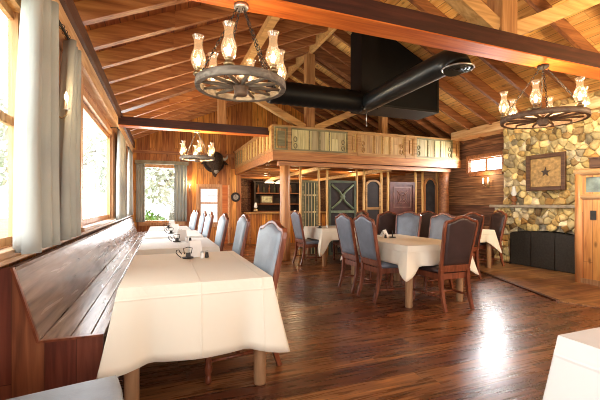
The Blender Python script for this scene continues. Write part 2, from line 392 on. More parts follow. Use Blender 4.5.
# longitudinal brace under the rafters
z0 = raf_z(1.50)-0.01
struct(MB().hexa([(1.44, 2.75, z0-0.13), (1.56, 2.75, z0-0.13), (1.56, 7.5, z0-0.13), (1.44, 7.5, z0-0.13),
                  (1.44, 2.75, raf_z(1.44)), (1.56, 2.75, raf_z(1.56)), (1.56, 7.5, raf_z(1.56)), (1.44, 7.5, raf_z(1.44))]).build('ceiling_beam', M['strut']))

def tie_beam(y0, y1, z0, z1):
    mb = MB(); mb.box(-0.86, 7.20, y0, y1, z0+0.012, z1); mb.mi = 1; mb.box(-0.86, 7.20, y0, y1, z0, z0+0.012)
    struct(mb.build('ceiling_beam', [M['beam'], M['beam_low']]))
def truss(y, z0=2.72, z1=2.89):
    tie_beam(y-0.11, y+0.11, z0, z1)
    struct(MB().box(RX-0.10, RX+0.10, y-0.09, y+0.09, z1, raf_z(RX)-0.10).build('ceiling_beam', M['post']))
    for s in (-1, 1):
        q = 1.98*s
        struct(MB().box(RX+q-0.08, RX+q+0.08, y-0.08, y+0.08, z1, raf_z(RX+q)).build('ceiling_beam', M['post']))
        xa, xb = RX+s*0.1, RX+s*1.86
        za, zb = z1+0.07, raf_z(RX+s*1.86)-0.09
        struct(MB().bar((xa, y, za), (xb, y, zb), 0.13, 0.14).build('ceiling_beam', M['strut']))
    for a, b in ((XL, RX), (RX, XR)):
        m = M['rafterR'] if a >= RX else M['rafter']
        struct(MB().prism([(a, raf_z(a)-0.03), (b, raf_z(b)-0.03), (b, deck_z(b)), (a, deck_z(a))], 'y', y-0.09, y+0.09).build('ceiling_beam', m))
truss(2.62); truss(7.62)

# wall plates
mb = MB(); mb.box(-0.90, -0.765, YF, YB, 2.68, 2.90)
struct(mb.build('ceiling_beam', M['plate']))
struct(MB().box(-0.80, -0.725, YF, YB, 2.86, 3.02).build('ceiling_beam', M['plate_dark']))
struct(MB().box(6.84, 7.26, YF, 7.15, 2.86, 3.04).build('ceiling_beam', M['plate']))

# ------------------------------------------------------------------ walls with openings
def wall_y(x0, x1, y0, y1, z0, z1, holes):
    """wall in the y-z plane with rectangular holes (ya,yb,za,zb), returns a mesh builder"""
    mb = MB(); cuts = sorted({y0, y1, *[h[0] for h in holes], *[h[1] for h in holes]})
    for a, b in zip(cuts, cuts[1:]):
        zs = [(z0, z1)]
        for h in holes:
            if h[0] <= a and h[1] >= b: zs = [(z0, h[2]), (h[3], z1)]
        for c, d in zs:
            if d > c: mb.box(x0, x1, a, b, c, d)
    return mb
def wall_x(y0, y1, x0, x1, z0, z1, holes):
    mb = MB(); cuts = sorted({x0, x1, *[h[0] for h in holes], *[h[1] for h in holes]})
    for a, b in zip(cuts, cuts[1:]):
        zs = [(z0, z1)]
        for h in holes:
            if h[0] <= a and h[1] >= b: zs = [(z0, h[2]), (h[3], z1)]
        for c, d in zs:
            if d > c: mb.box(a, b, y0, y1, c, d)
    return mb
WL = [(-3.4, -1.6, 0.98, 2.5), (-1.0, 0.9, 0.98, 2.5), (1.25, 2.93, 0.98, 2.5), (4.75, 7.45, 0.98, 2.5), (8.30, 9.9, 0.98, 2.5)]
struct(wall_y(XL-0.07, XL, YF, YB+0.1, 0, 2.95, WL).build('wall_left', M['pine_y']), 'window wall of pine boards')
WB = [(-0.54, 0.55, 0.70, 2.36), (1.06, 1.67, 0.62, 1.76)]
mb = wall_x(YB, YB+0.12, XL-0.14, 2.36, 0, 3.0, WB)
mb.prism([(XL-0.14, 3.0), (2.36, 3.0), (2.36, deck_z(2.36)), (XL-0.14, deck_z(XL-0.14))], 'y', YB, YB+0.12)
struct(mb.build('wall_back', M['pine']), 'back wall of vertical orange pine boards')
mb = MB(); mb.prism([(2.36, 2.3), (XR, 2.3), (XR, deck_z(XR)), (RX, deck_z(RX)), (2.36, deck_z(2.36))], 'y', YB, YB+0.12)
struct(mb.build('wall_loft_back', M['pine']))
struct(MB().box(2.2, XR, 13.2, 13.3, 0, 2.3).build('wall_bar_back', M['logwall']))
struct(MB().box(2.26, 2.36, YB+0.12, 13.2, 0, 2.3).build('wall_bar_side', M['pine_y']))
WR = [(6.02, 6.98, 2.02, 2.36)]
struct(wall_y(XR, XR+0.14, YF, 13.4, 0, 3.2, WR).build('wall_right', M['logwall']), 'dark slab log wall beside the chimney')
struct(wall_x(YF-0.1, YF, XL-0.14, XR+0.14, 0, 3.0, [(0.5, 6.2, 0.6, 2.6)]).prism([(XL, 3.0), (XR, 3.0), (XR, deck_z(XR)), (RX, deck_z(RX)), (XL, deck_z(XL))], 'y', YF-0.1, YF).build('wall_front', M['pine']))

# windows
def window_side(n, y0, y1, z0, z1, x, sg, mull=None, rail=None, sill=True, wm=None, fw=0.07):
    wm = wm or M['winwood']
    r = sroot('window_%d' % n)
    mb = MB()
    xa, xb = x-sg*0.06, x+sg*0.03
    e = 0.09
    mb.box(x, xb, y0-e, y0, z0-0.02, z1+e); mb.box(x, xb, y1, y1+e, z0-0.02, z1+e); mb.box(x, xb, y0, y1, z1, z1+e)
    if not sill: mb.box(x, xb, y0, y1, z0-e, z0)
    mb.box(xa, x-sg*0.005, y0, y0+fw, z0, z1); mb.box(xa, x-sg*0.005, y1-fw, y1, z0, z1)
    mb.box(xa, x-sg*0.03, y0+fw, y1-fw, z1-fw, z1); mb.box(xa, x-sg*0.03, y0+fw, y1-fw, z0, z0+fw)
    if mull:
        for m_ in mull: mb.box(xa, x-sg*0.03, m_-0.035, m_+0.035, z0+fw, z1-fw)
    if rail: mb.box(xa, x-sg*0.035, y0+fw, y1-fw, rail-0.03, rail+0.03)
    mb.build('window_frame', wm, r)
    MB().box(x-sg*0.038, x-sg*0.032, y0+fw, y1-fw, z0+fw, z1-fw).build('window_pane', M['glass'], r)
    if sill: MB().box(x-sg*0.12, x+sg*0.075, y0-0.14, y1+0.14, z0-0.045, z0-0.005).build('window_sill', M['sillwood'], r, bevel=0.004)
    return r
window_side(1, *WL[2], XL, 1, rail=1.78, fw=0.05)
window_side(2, *WL[3], XL, 1)
window_side(3, *WL[4], XL, 1)
window_side(6, *WL[0], XL, 1); window_side(7, *WL[1], XL, 1)
window_side(4, *WR[0], XR, -1, mull=[6.5], sill=False, fw=0.035, wm=M['rafterR'])
def window_back(n, x0, x1, z0, z1, rail=None, e=0.09, pane=None):
    r = sroot('window_%d' % n); mb = MB(); y = YB; fw = 0.05
    mb.box(x0-e, x0, y-0.03, y, z0-e, z1+e); mb.box(x1, x1+e, y-0.03, y, z0-e, z1+e); mb.box(x0, x1, y-0.03, y, z1, z1+e); mb.box(x0, x1, y-0.03, y, z0-e, z0)
    mb.box(x0, x0+fw, y+0.03, y+0.1, z0, z1); mb.box(x1-fw, x1, y+0.03, y+0.1, z0, z1)
    mb.box(x0+fw, x1-fw, y+0.03, y+0.1, z1-fw, z1); mb.box(x0+fw, x1-fw, y+0.03, y+0.1, z0, z0+fw)
    if rail: mb.box(x0+fw, x1-fw, y+0.03, y+0.09, rail-0.022, rail+0.022)
    mb.build('window_frame', M['winwood'], r)
    MB().box(x0+fw, x1-fw, y+0.06, y+0.066, z0+fw, z1-fw).build('window_pane', pane or M['glass'], r)
    return r
window_back(5, *WB[0]); window_back(8, *WB[1], rail=1.27, pane=M['frosted'])  # glow of the second pane stands in for daylight outside
struct(MB().box(1.76, 1.93, YB-0.035, YB-0.002, 0, 1.83).build('trim_5', M['beam_low']), 'reddish wooden upright beside the double hung window')
struct(MB().box(1.93, 1.98, YB-0.04, YB-0.002, 0, 1.84).build('trim_6', M['plate']))
struct(MB().box(-0.72, 0.74, YB-0.16, YB-0.03, 2.40, 2.50).build('trim_1', simple('cornice board', (0.34, 0.30, 0.20), rough=0.6, noise=0.2)), 'flat cornice board over the back window')
struct(MB().box(-0.78, 4.0, YB-0.06, YB-0.005, 2.72, 2.80).build('ceiling_beam', M['rafter']))
# wall studs between the side windows
for y in (3.08, 4.60, 7.60, 8.12, 10.1):
    struct(MB().box(XL-0.005, XL+0.05, y-0.06, y+0.06, 0.98, 2.73).build('trim_2', M['winwood']))
struct(MB().box(XL, XL+0.10, 0.2, YB-0.02, 0.915, 0.935).build('trim_3', M['sillwood']), 'long shelf sill above the bench back')

# ------------------------------------------------------------------ curtains
def curtain(y0, y1, x, z0, z1, folds, amp, label, tieamt=0.0, axis='y', top=0.74, bias=0.5):
    t = thing('curtain', label, 'curtain', group='window curtains')
    mb = MB(); n = folds*8; rows = 12
    g = []
    for j in range(rows+1):
        f = j/rows; z = z1+(z0-z1)*f; row = []
        pinch = top+(1-top)*min(1, f*1.6) if tieamt else 1.0
        c = y0+(y1-y0)*bias
        for i in range(n+1):
            u = i/n; y = y0+(y1-y0)*u
            y = c+(y-c)*pinch
            a = amp*(0.75+0.25*f)*(1+0.35*math.sin(2.3*u*folds+1.1))
            d = a*math.sin(2*PI*folds*u+0.35*math.sin(3*f+u*4))
            row.append(mb.v((x+d, y, z) if axis == 'y' else (y, x+d, z)))
        g.append(row)
    for j in range(rows):
        for i in range(n): mb.f([g[j][i], g[j][i+1], g[j+1][i+1], g[j+1][i]], True)
    o = mb.build('fabric', M['curtain'], t)
    s = o.modifiers.new('sol', 'SOLIDIFY'); s.thickness = 0.006
    mb = MB()
    if axis == 'y':
        mb.tube([(x, y0-0.03, z1+0.01), (x, y1+0.03, z1+0.01)], 0.011)
        for i in range(6):
            yy = y0+(y1-y0)*(0.15+0.7*i/5); mb.tube([(x+0.02*math.cos(a), yy, z1+0.01+0.02*math.sin(a)) for a in [2*PI*k/10 for k in range(10)]], 0.003, 5, closed=True)
        for yy in (y0-0.02, y1+0.02): mb.tube([(x, yy, z1+0.01), (XL+0.01, yy, z1+0.01)], 0.007, 6)
    else:
        mb.tube([(y0-0.03, x, z1+0.01), (y1+0.03, x, z1+0.01)], 0.011)
    mb.build('rod', M['iron'], t)
    return t
curtain(2.47, 3.22, -0.75, 0.955, 2.66, 5, 0.065, 'wide pale grey curtain beside the closest window, hanging to the sill', 1, top=0.80, bias=0.9)
curtain(3.30, 3.98, -0.755, 0.955, 2.66, 5, 0.055, 'narrow grey curtain between the wall sconce and the big bright window', 1, top=0.55, bias=0.98)
curtain(7.25, 8.60, -0.75, 0.955, 2.60, 9, 0.035, 'grey blue curtain past the big bright side window, bunched by a pine post', 1)
curtain(9.55, 10.8, -0.760, 0.955, 2.60, 7, 0.030, 'pale curtain on the side wall in the far corner', 1)
curtain(-0.70, -0.46, YB-0.10, 0.72, 2.40, 3, 0.022, 'short grey curtain on the corner side of the back window', 0, 'x')
curtain(0.34, 0.70, YB-0.10, 0.72, 2.40, 4, 0.026, 'grey curtain on the sconce side of the back window', 0, 'x')

# ------------------------------------------------------------------ bench
bn = thing('bench', 'long dark wooden wall bench running under the windows', 'bench')
BY0, BY1 = 2.42, 11.1
prof_b = [(-0.80, 0.86), (-0.775, 0.86), (-0.655, 0.47), (-0.655, 0.43), (-0.69, 0.43)]
mb = MB(); mb.prism(prof_b, 'y', BY0+0.03, BY1); mb.build('backrest', M['bench'], bn)
mb = MB(); mb.box(-0.81, -0.765, BY0+0.03, BY1, 0.862, 0.885); mb.build('top_rail', M['bench'], bn)
mb = MB()
for a, b in ((-0.652, -0.505), (-0.501, -0.40), (-0.396, -0.325)): mb.box(a, b, BY0+0.03, BY1, 0.43, 0.46)
mb.build('seat', M['bench'], bn, bevel=0.004)
mb = MB(); mb.box(-0.39, -0.36, BY0+0.03, BY1, 0, 0.43); mb.build('front_panel', M['bench_end'], bn)
mb = MB(); mb.prism([(-0.86, 0), (-0.345, 0), (-0.325, 0.463), (-0.652, 0.463), (-0.772, 0.888), (-0.86, 0.888)], 'y', BY0, BY0+0.03); mb.build('end_panel', M['bench_end'], bn)
mb = MB(); q = [(-0.772, 0.888), (-0.652, 0.463), (-0.325, 0.463)]
for a, b in zip(q, q[1:]): mb.bar((a[0], BY0+0.005, a[1]), (b[0], BY0+0.005, b[1]), 0.03, 0.012)
mb.build('edge_trim', M['chairwood'], bn)

# ------------------------------------------------------------------ tables and cloths
def cloth_mesh(mb, hx, hy, drop, seed, flare=0.035, cflare=0.15, cdrop=0.16, wave=0.012, short=False):
    rnd = random.Random(seed)
    NX = 12
    # perimeter samples: dense near corners
    per = []
    def side(a, b, nrm):
        L = (Vector(b)-Vector(a)).length; n = 26
        for i in range(n):
            t = i/n; t = 0.5-0.5*math.cos(PI*t)
            p = Vector(a).lerp(Vector(b), t); per.append((p, Vector(nrm), min(t, 1-t)*L, t))
    c = [(-hx, -hy), (hx, -hy), (hx, hy), (-hx, hy)]; nn = [(0, -1), (1, 0), (0, 1), (-1, 0)]
    for i in range(4): side(c[i], c[(i+1) % 4], nn[i])
    N = len(per); rows = 9; rings = []
    ph = [rnd.uniform(0, 6.28) for _ in range(4)]
    for j in range(rows+1):
        f = j/rows; ring = []
        for k, (p, nrm, s, t) in enumerate(per):
            w = math.exp(-(s/0.10)**2)
            if s < 1e-6 or w > 0.02:
                q = Vector((math.copysign(1, p.x) if hx-abs(p.x) < 0.3 else 0, math.copysign(1, p.y) if hy-abs(p.y) < 0.3 else 0))
                corner = Vector((math.copysign(1, p.x), math.copysign(1, p.y))).normalized()
            else: corner = nrm
            dirn = (nrm*(1-w)+corner*w).normalized()
            dip = math.exp(-((s-0.17)/0.07)**2)
            out = f**1.1*(flare+w*cflare-dip*0.045)+wave*f*math.sin(s*15+ph[k*4//N])
            out += 0.004*(1-(1-min(1, f*6))**2)
            dd = drop
            if short and nrm.x > 0.5:
                e_ = min(1, max(0, (p.y+hy-0.06)/0.16)); dd = drop-(drop-0.215)*e_*e_*(3-2*e_); w = w*(1-e_)
            z = -(dd+cdrop*w)*f
            if j == 0: z = 0.0
            ring.append(mb.v((p.x+dirn.x*out, p.y+dirn.y*out, z)))
        rings.append(ring)
    for j in range(rows):
        for k in range(N): mb.f([rings[j][k], rings[j][(k+1) % N], rings[j+1][(k+1) % N], rings[j+1][k]], j > 0)
    mb.f(rings[0])
TZ = 0.735
def table(x0, x1, y0, y1, tl, cl, cm, seed, drop=0.42, legs='square', **kw):
    cx, cy, hx, hy = (x0+x1)/2, (y0+y1)/2, (x1-x0)/2, (y1-y0)/2
    t = thing('dining_table', tl, 'table', (cx, cy, 0), group='dining tables')
    a, b = hx-0.012, hy-0.012
    MB().box(-a, a, -b, b, TZ-0.03, TZ).build('tabletop', M['tableleg'], t)
    mb = MB(); e = 0.06
    for s in (-1, 1):
        mb.box(-a+e, a-e, s*(b-e)-0.012, s*(b-e)+0.012, TZ-0.12, TZ-0.03); mb.box(s*(a-e)-0.012, s*(a-e)+0.012, -b+e, b-e, TZ-0.12, TZ-0.03)
    mb.build('apron', M['tableleg'], t)
    for sx in (-1, 1):
        for sy in (-1, 1):
            px, py = sx*(a-0.055), sy*(b-0.055)
            MB().lathe([(0.040, 0), (0.044, 0.01), (0.046, 0.5), (0.046, TZ-0.03)], (px, py, 0), 12).build('leg', M['tableleg'], t)
    mb = MB(); cloth_mesh(mb, hx, hy, drop, seed, **kw)
    o = mb.build('tablecloth', cm, None); o.location = (cx, cy, TZ+0.006)
    s = o.modifiers.new('sol', 'SOLIDIFY'); s.thickness = 0.004; s.offset = 1
    tag(o, cl, 'tablecloth', 'tablecloths')
    return t
table(-0.24, 0.70, 2.36, 3.82, 'wooden table under the big ivory cloth at the near end of the bench', 'ivory cloth with a long front drop at the near end of the bench', M['cloth'], 1, drop=0.455, flare=0.05, cflare=0.075, cdrop=0.03, short=True)
table(-0.24, 0.62, 4.26, 5.50, 'second wooden table along the bench, under a pale cloth', 'pale cloth on the second table along the bench', M['cloth_white'], 2, drop=0.215, cflare=0.05)
table(-0.24, 0.60, 5.80, 7.10, 'third wooden table along the bench, under a pale cloth', 'pale cloth on the third table along the bench', M['cloth_white'], 3, drop=0.215, cflare=0.05)
table(-0.24, 0.52, 7.28, 8.56, 'wooden table at the far end of the bench, before the back window', 'pale cloth on the last table before the back window', M['cloth_white'], 4, drop=0.215, cflare=0.05)
table(2.70, 3.62, 3.50, 4.95, 'wooden table in the middle of the room under an ivory cloth', 'ivory cloth with pointed corners on the table in the middle of the room', M['cloth'], 5, drop=0.24, cflare=0.10, cdrop=0.15)
table(2.95, 3.75, 6.45, 7.42, 'small wooden table close to the log post', 'ivory cloth hanging low on the small table close to the log post', M['cloth'], 6, drop=0.22, cflare=0.10, cdrop=0.30)
table(5.20, 5.94, 5.10, 5.90, 'small wooden table in front of the log wall', 'tan ivory cloth on the small table in front of the log wall', M['cloth'], 7, drop=0.22, cflare=0.08, cdrop=0.22)
table(4.16, 5.16, 6.44, 7.20, 'wooden table in front of the carved maroon panel', 'ivory cloth on the table in front of the carved maroon panel', M['cloth'], 8, drop=0.22, cflare=0.06)
table(1.40, 2.45, -0.55, 0.92, 'table under a white cloth in the near corner of the room', 'white cloth cut off by the edge of the view in the near corner', M['cloth_white'], 9, drop=0.42, cflare=0.07)

# ------------------------------------------------------------------ chair
def back_outline(w0, w1, h, ins=0.0):
    """camel-back outline, half widths w0 at the bottom and w1 at the shoulders"""
    R = [(w0-ins, ins), (w0+(w1-w0)*0.5-ins, h*0.45), (w1-ins, h*0.80), (w1-ins*0.9-0.006, h*0.875-ins*0.5), (w1*0.88-ins*0.6, h*0.915-ins*0.9),
         (w1*0.72-ins*0.4, h*0.922-ins), (w1*0.50, h*0.945-ins), (w1*0.26, h*0.985-ins), (0, h-ins)]
    return R+[(-x, z) for x, z in R[-2::-1]]
def make_chair(label, lm):
    t = thing('dining_chair', label, 'chair', group='upholstered dining chairs')
    W = M['chairwood']
    rake = 0.20
    bz, by = 0.44, -0.235
    def bp(u, v, d): return (u, by-rake*v+d, bz+v)        # point on the raked back plane, d = depth
    H = 0.67
    o_, i_ = back_outline(0.215, 0.245, H), back_outline(0.215, 0.245, H, 0.029)
    i_ = [(u, v+0.055 if k in (0, len(i_)-1) else v) for k, (u, v) in enumerate(i_)]
    n = len(o_); mb = MB()
    vs = {}
    for nm, poly in (('o', o_), ('i', i_)):
        for d in (-0.02, 0.02): vs[nm, d] = [mb.v(bp(u, v, d)) for u, v in poly]
    for k in range(n):
        l = (k+1) % n
        mb.f([vs['o', 0.02][k], vs['o', 0.02][l], vs['i', 0.02][l], vs['i', 0.02][k]])
        mb.f([vs['o', -0.02][k], vs['i', -0.02][k], vs['i', -0.02][l], vs['o', -0.02][l]])
        mb.f([vs['o', -0.02][k], vs['o', -0.02][l], vs['o', 0.02][l], vs['o', 0.02][k]])
        mb.f([vs['i', -0.02][k], vs['i', 0.02][k], vs['i', 0.02][l], vs['i', -0.02][l]])
    mb.build('back_frame', W, t, bevel=0.006)
    mb = MB(); cv = sum(v for u, v in i_)/n
    layers = [(-1.0, 0.02), (-1.0, 0.0), (1.0, 0.0)]
    rings = []
    for sc, d in ((0.80, -0.026), (0.95, -0.022), (1.0, -0.012), (1.0, 0.014), (0.95, 0.032), (0.80, 0.042), (0.45, 0.048)):
        rings.append([mb.v(bp(u*sc, cv+(v-cv)*sc, d)) for u, v in i_])
    for A, B in zip(rings, rings[1:]):
        for k in range(n): mb.f([A[k], A[(k+1) % n], B[(k+1) % n], B[k]], True)
    mb.f(rings[0][::-1]); mb.f(rings[-1])
    mb.build('backrest', lm, t)
    # seat: trapezoid with rounded edges
    mb = MB(); rings = []
    def sq(s, z):
        f, b, wf, wb = 0.265, -0.225, 0.255, 0.215
        pts = []
        for u, w in ((-1, -1), (-0.5, -1), (0, -1), (0.5, -1), (1, -1), (1, -0.5), (1, 0), (1, 0.5), (0.97, 0.97), (0.5, 1.02), (0, 1.04), (-0.5, 1.02), (-0.97, 0.97), (-1, 0.5), (-1, 0), (-1, -0.5)):
            yy = (f+b)/2+w*(f-b)/2*s; ww = wb+(wf-wb)*((w+1)/2); pts.append((u*ww*s, yy, z))
        return [mb.v(p) for p in pts]
    for s, z in ((0.96, 0.425), (1.0, 0.44), (1.0, 0.462), (0.96, 0.480), (0.80, 0.492), (0.45, 0.498)): rings.append(sq(s, z))
    for A, B in zip(rings, rings[1:]):
        for k in range(16): mb.f([A[k], A[(k+1) % 16], B[(k+1) % 16], B[k]], True)
    mb.f(rings[0][::-1]); mb.f(rings[-1])
    mb.build('seat', lm, t)
    mb = MB()
    for s in (-1, 1): mb.bar((s*0.205, -0.22, 0.392), (s*0.235, 0.245, 0.392), 0.022, 0.065)
    mb.bar((-0.235, 0.245, 0.39), (0.235, 0.245, 0.39), 0.022, 0.07); mb.bar((-0.205, -0.225, 0.39), (0.205, -0.225, 0.39), 0.022, 0.07)
    mb.build('seat_frame', W, t)
    for s in (-1, 1):
        mb = MB(); x = s*0.197
        prof = [(by-0.085, 0.0, 0.034), (by-0.045, 0.12, 0.036), (by-0.012, 0.26, 0.042), (by-0.002, 0.40, 0.046), (by-0.01, 0.475, 0.042)]
        for (ya, za, wa), (yb, zb, wb) in zip(prof, prof[1:]):
            mb.bar((x, ya, za), (x, yb, zb), wa, wa, (0, 1, 0), wb, wb)
        mb.build('leg', W, t)
        fl = MB().lathe([(0.018, 0), (0.026, 0.015), (0.022, 0.045), (0.016, 0.06), (0.026, 0.08), (0.028, 0.12), (0.018, 0.145), (0.024, 0.16), (0.020, 0.20), (0.028, 0.27), (0.030, 0.31), (0.018, 0.325), (0.027, 0.34), (0.030, 0.43)], (s*0.222, 0.235, 0), 10)
        fl.build('leg', W, t)
        MB().tube([(s*0.200, -0.27, 0.155), (s*0.208, -0.1, 0.15), (s*0.214, 0.03, 0.15), (s*0.222, 0.222, 0.15)], [0.010, 0.017, 0.012, 0.010], 8).build('stretcher', W, t)
    MB().tube([(-0.208, 0.0, 0.15), (-0.1, 0.0, 0.15), (0, 0.0, 0.15), (0.1, 0.0, 0.15), (0.208, 0.0, 0.15)], [0.009, 0.017, 0.010, 0.017, 0.009], 8).build('stretcher', W, t)
    return t
WEST, EAST, NORTH = PI/2, -PI/2, 0.0      # the way a chair faces
first_pale = make_chair('pale slate chair at the near end of the row facing the bench', M['leather_pale'])
first_pale.location = (0.50, 2.80, 0); first_pale.rotation_euler = (0, 0, WEST+0.14)
CH = [(0.64, 4.60, 'pale slate chair second in the row facing the bench'),
      (0.47, 5.13, 'pale slate chair third in the row facing the bench'),
      (0.40, 6.16, 'pale slate chair fourth in the row facing the bench'),
      (0.36, 6.70, 'pale slate chair fifth in the row facing the bench'),
      (0.32, 7.67, 'pale slate chair last but one in the row facing the bench'),
      (0.31, 8.20, 'pale slate chair at the far end of the row facing the bench')]
for x, y, l in CH: dup(first_pale, (x, y, 0), WEST+0.05+random.uniform(-0.02, 0.02), l)
dup(first_pale, (-0.41, 1.52, 0), EAST+0.12, 'pale grey chair seat cut off by the photo edge before the bench end')
first_slate = make_chair('slate blue chair with its back to the window, near corner of the middle table', M['leather'])
first_slate.location = (2.80, 4.08, 0); first_slate.rotation_euler = (0, 0, EAST)
dup(first_slate, (2.78, 4.60, 0), EAST, 'slate blue chair with its back to the window, far corner of the middle table')
dup(first_slate, (2.90, 6.93, 0), EAST+0.05, 'slate blue chair between the log post and the small table')
dup(first_slate, (3.93, 5.30, 0), WEST+0.5, 'slate blue chair facing the window across the middle table, farther one')
dup(first_slate, (3.68, 4.34, 0), WEST+0.08, 'slate blue chair across the middle table, half hidden by the near chair')
first_dark = make_chair('dark brown chair seen from behind, tucked into the end of the middle table', M['leather_dark'])
first_dark.location = (3.23, 3.56, 0); first_dark.rotation_euler = (0, 0, NORTH-0.02)
dup(first_dark, (4.76, 4.84, 0), NORTH-0.1, 'dark chair seen from behind at the small table by the log wall')
dup(first_dark, (6.08, 5.50, 0), WEST-0.3, 'dark chair in profile between the small table and the fireplace')
dup(first_dark, (3.98, 6.12, 0), NORTH+0.05, 'dark chair seen from behind just past the middle table, on the green door side')
dup(first_dark, (4.92, 6.10, 0), NORTH-0.05, 'dark chair seen from behind before the arched mirror frame')
dup(first_dark, (3.78, 6.93, 0), WEST, 'dark chair facing the log post across the small table')

# ------------------------------------------------------------------ things on the tables
CZ = TZ+0.013
def caddy(x, y, label, rz=0.0):
    t = thing('condiment_caddy', label, 'caddy', (x, y, CZ), rz, 'table caddies')
    mb = MB(); mb.lathe([(0.045, 0), (0.05, 0.004), (0.05, 0.010), (0.045, 0.012)], (0, 0, 0), 16)
    mb.build('base', M['iron'], t)
    mb = MB(); mb.tube([(-0.06, 0, 0.01), (-0.085, 0, 0.03), (-0.105, 0, 0.055), (-0.10, 0, 0.078), (-0.08, 0, 0.08), (-0.07, 0, 0.06), (-0.055, 0, 0.04)], 0.004, 6)
    mb.build('handle', M['iron'], t)
    mb = MB(); mb.box(-0.018, 0.022, -0.008, 0.008, 0.012, 0.05); mb.tube([(-0.03, 0, 0.04), (-0.04, 0, 0.09), (0, 0, 0.10), (0.04, 0, 0.09), (0.03, 0, 0.04)], 0.004, 6)
    mb.build('holder', M['iron'], t)
    return t
def shaker(x, y, label, m):
    t = thing('shaker', label, 'shaker', (x, y, CZ), 0, 'salt and pepper shakers')
    MB().lathe([(0.017, 0), (0.019, 0.004), (0.016, 0.03), (0.013, 0.05)], (0, 0, 0), 12).build('body', m, t)
    MB().lathe([(0.014, 0.05), (0.015, 0.056), (0.010, 0.066), (0.003, 0.069)], (0, 0, 0), 12).build('cap', M['steel'], t)
def menu(x, y, rz, label, w=0.13, h=0.10):
    mb = MB(); mb.prism([(-0.055, 0), (-0.052, 0), (0, h-0.004), (0.052, 0), (0.055, 0), (0.001, h), (-0.001, h)], 'x', -w/2, w/2)
    t = thing('table_tent', label, 'menu card', (x, y, CZ), rz, 'folded table cards')
    mb.build('card', M['paper'], t)
where = ['on the ivory table at the near end of the bench', 'on the second table along the bench', 'on the third table along the bench', 'on the last table before the back window']
for (x, y), w in zip(((0.24, 3.42), (0.20, 4.95), (0.16, 6.40), (0.14, 7.9)), where):
    caddy(x-0.02, y, 'dark caddy with curled handle '+w, 0.2)
    shaker(x+0.10, y-0.05, 'white salt shaker '+w, M['ceramic'])
    shaker(x+0.145, y-0.02, 'dark pepper shaker '+w, M['iron'])
    menu(x+0.05, y+0.09, 0.25, 'white folded paper card '+w, w=0.11, h=0.15)
caddy(3.16, 4.45, 'dark iron caddy on the middle table', 1.0)
shaker(3.05, 4.52, 'white salt shaker on the middle table', M['ceramic']); shaker(3.02, 4.42, 'dark pepper shaker on the middle table', M['iron'])
menu(3.16, 4.66, 0.6, 'white folded paper card on the middle table')
caddy(3.02, 6.75, 'dark iron caddy on the small table close to the log post')
shaker(3.16, 6.70, 'white salt shaker on the small table close to the log post', M['ceramic'])
M['tumbler'] = glass_mat('tumbler glass', (0.95, 0.97, 0.97), 0.14)
t = thing('water_glass', 'clear water glass on the middle table', 'glass', (2.98, 4.66, CZ))
MB().lathe([(0.026, 0.0), (0.030, 0.12), (0.027, 0.12), (0.024, 0.008)], (0, 0, 0), 16).build('bowl', M['tumbler'], t)
t = thing('menu', 'white folded menu lying on the pale grey chair seat', 'menu', (-0.49, 1.47, 0.5005), 0.5)
mb = MB(); mb.box(-0.075, 0.075, -0.055, 0.055, 0, 0.004); mb.build('cover', M['paper'], t)
mb = MB(); mb.box(0.075, 0.083, -0.055, 0.055, 0, 0.005); mb.build('spine', M['iron'], t)

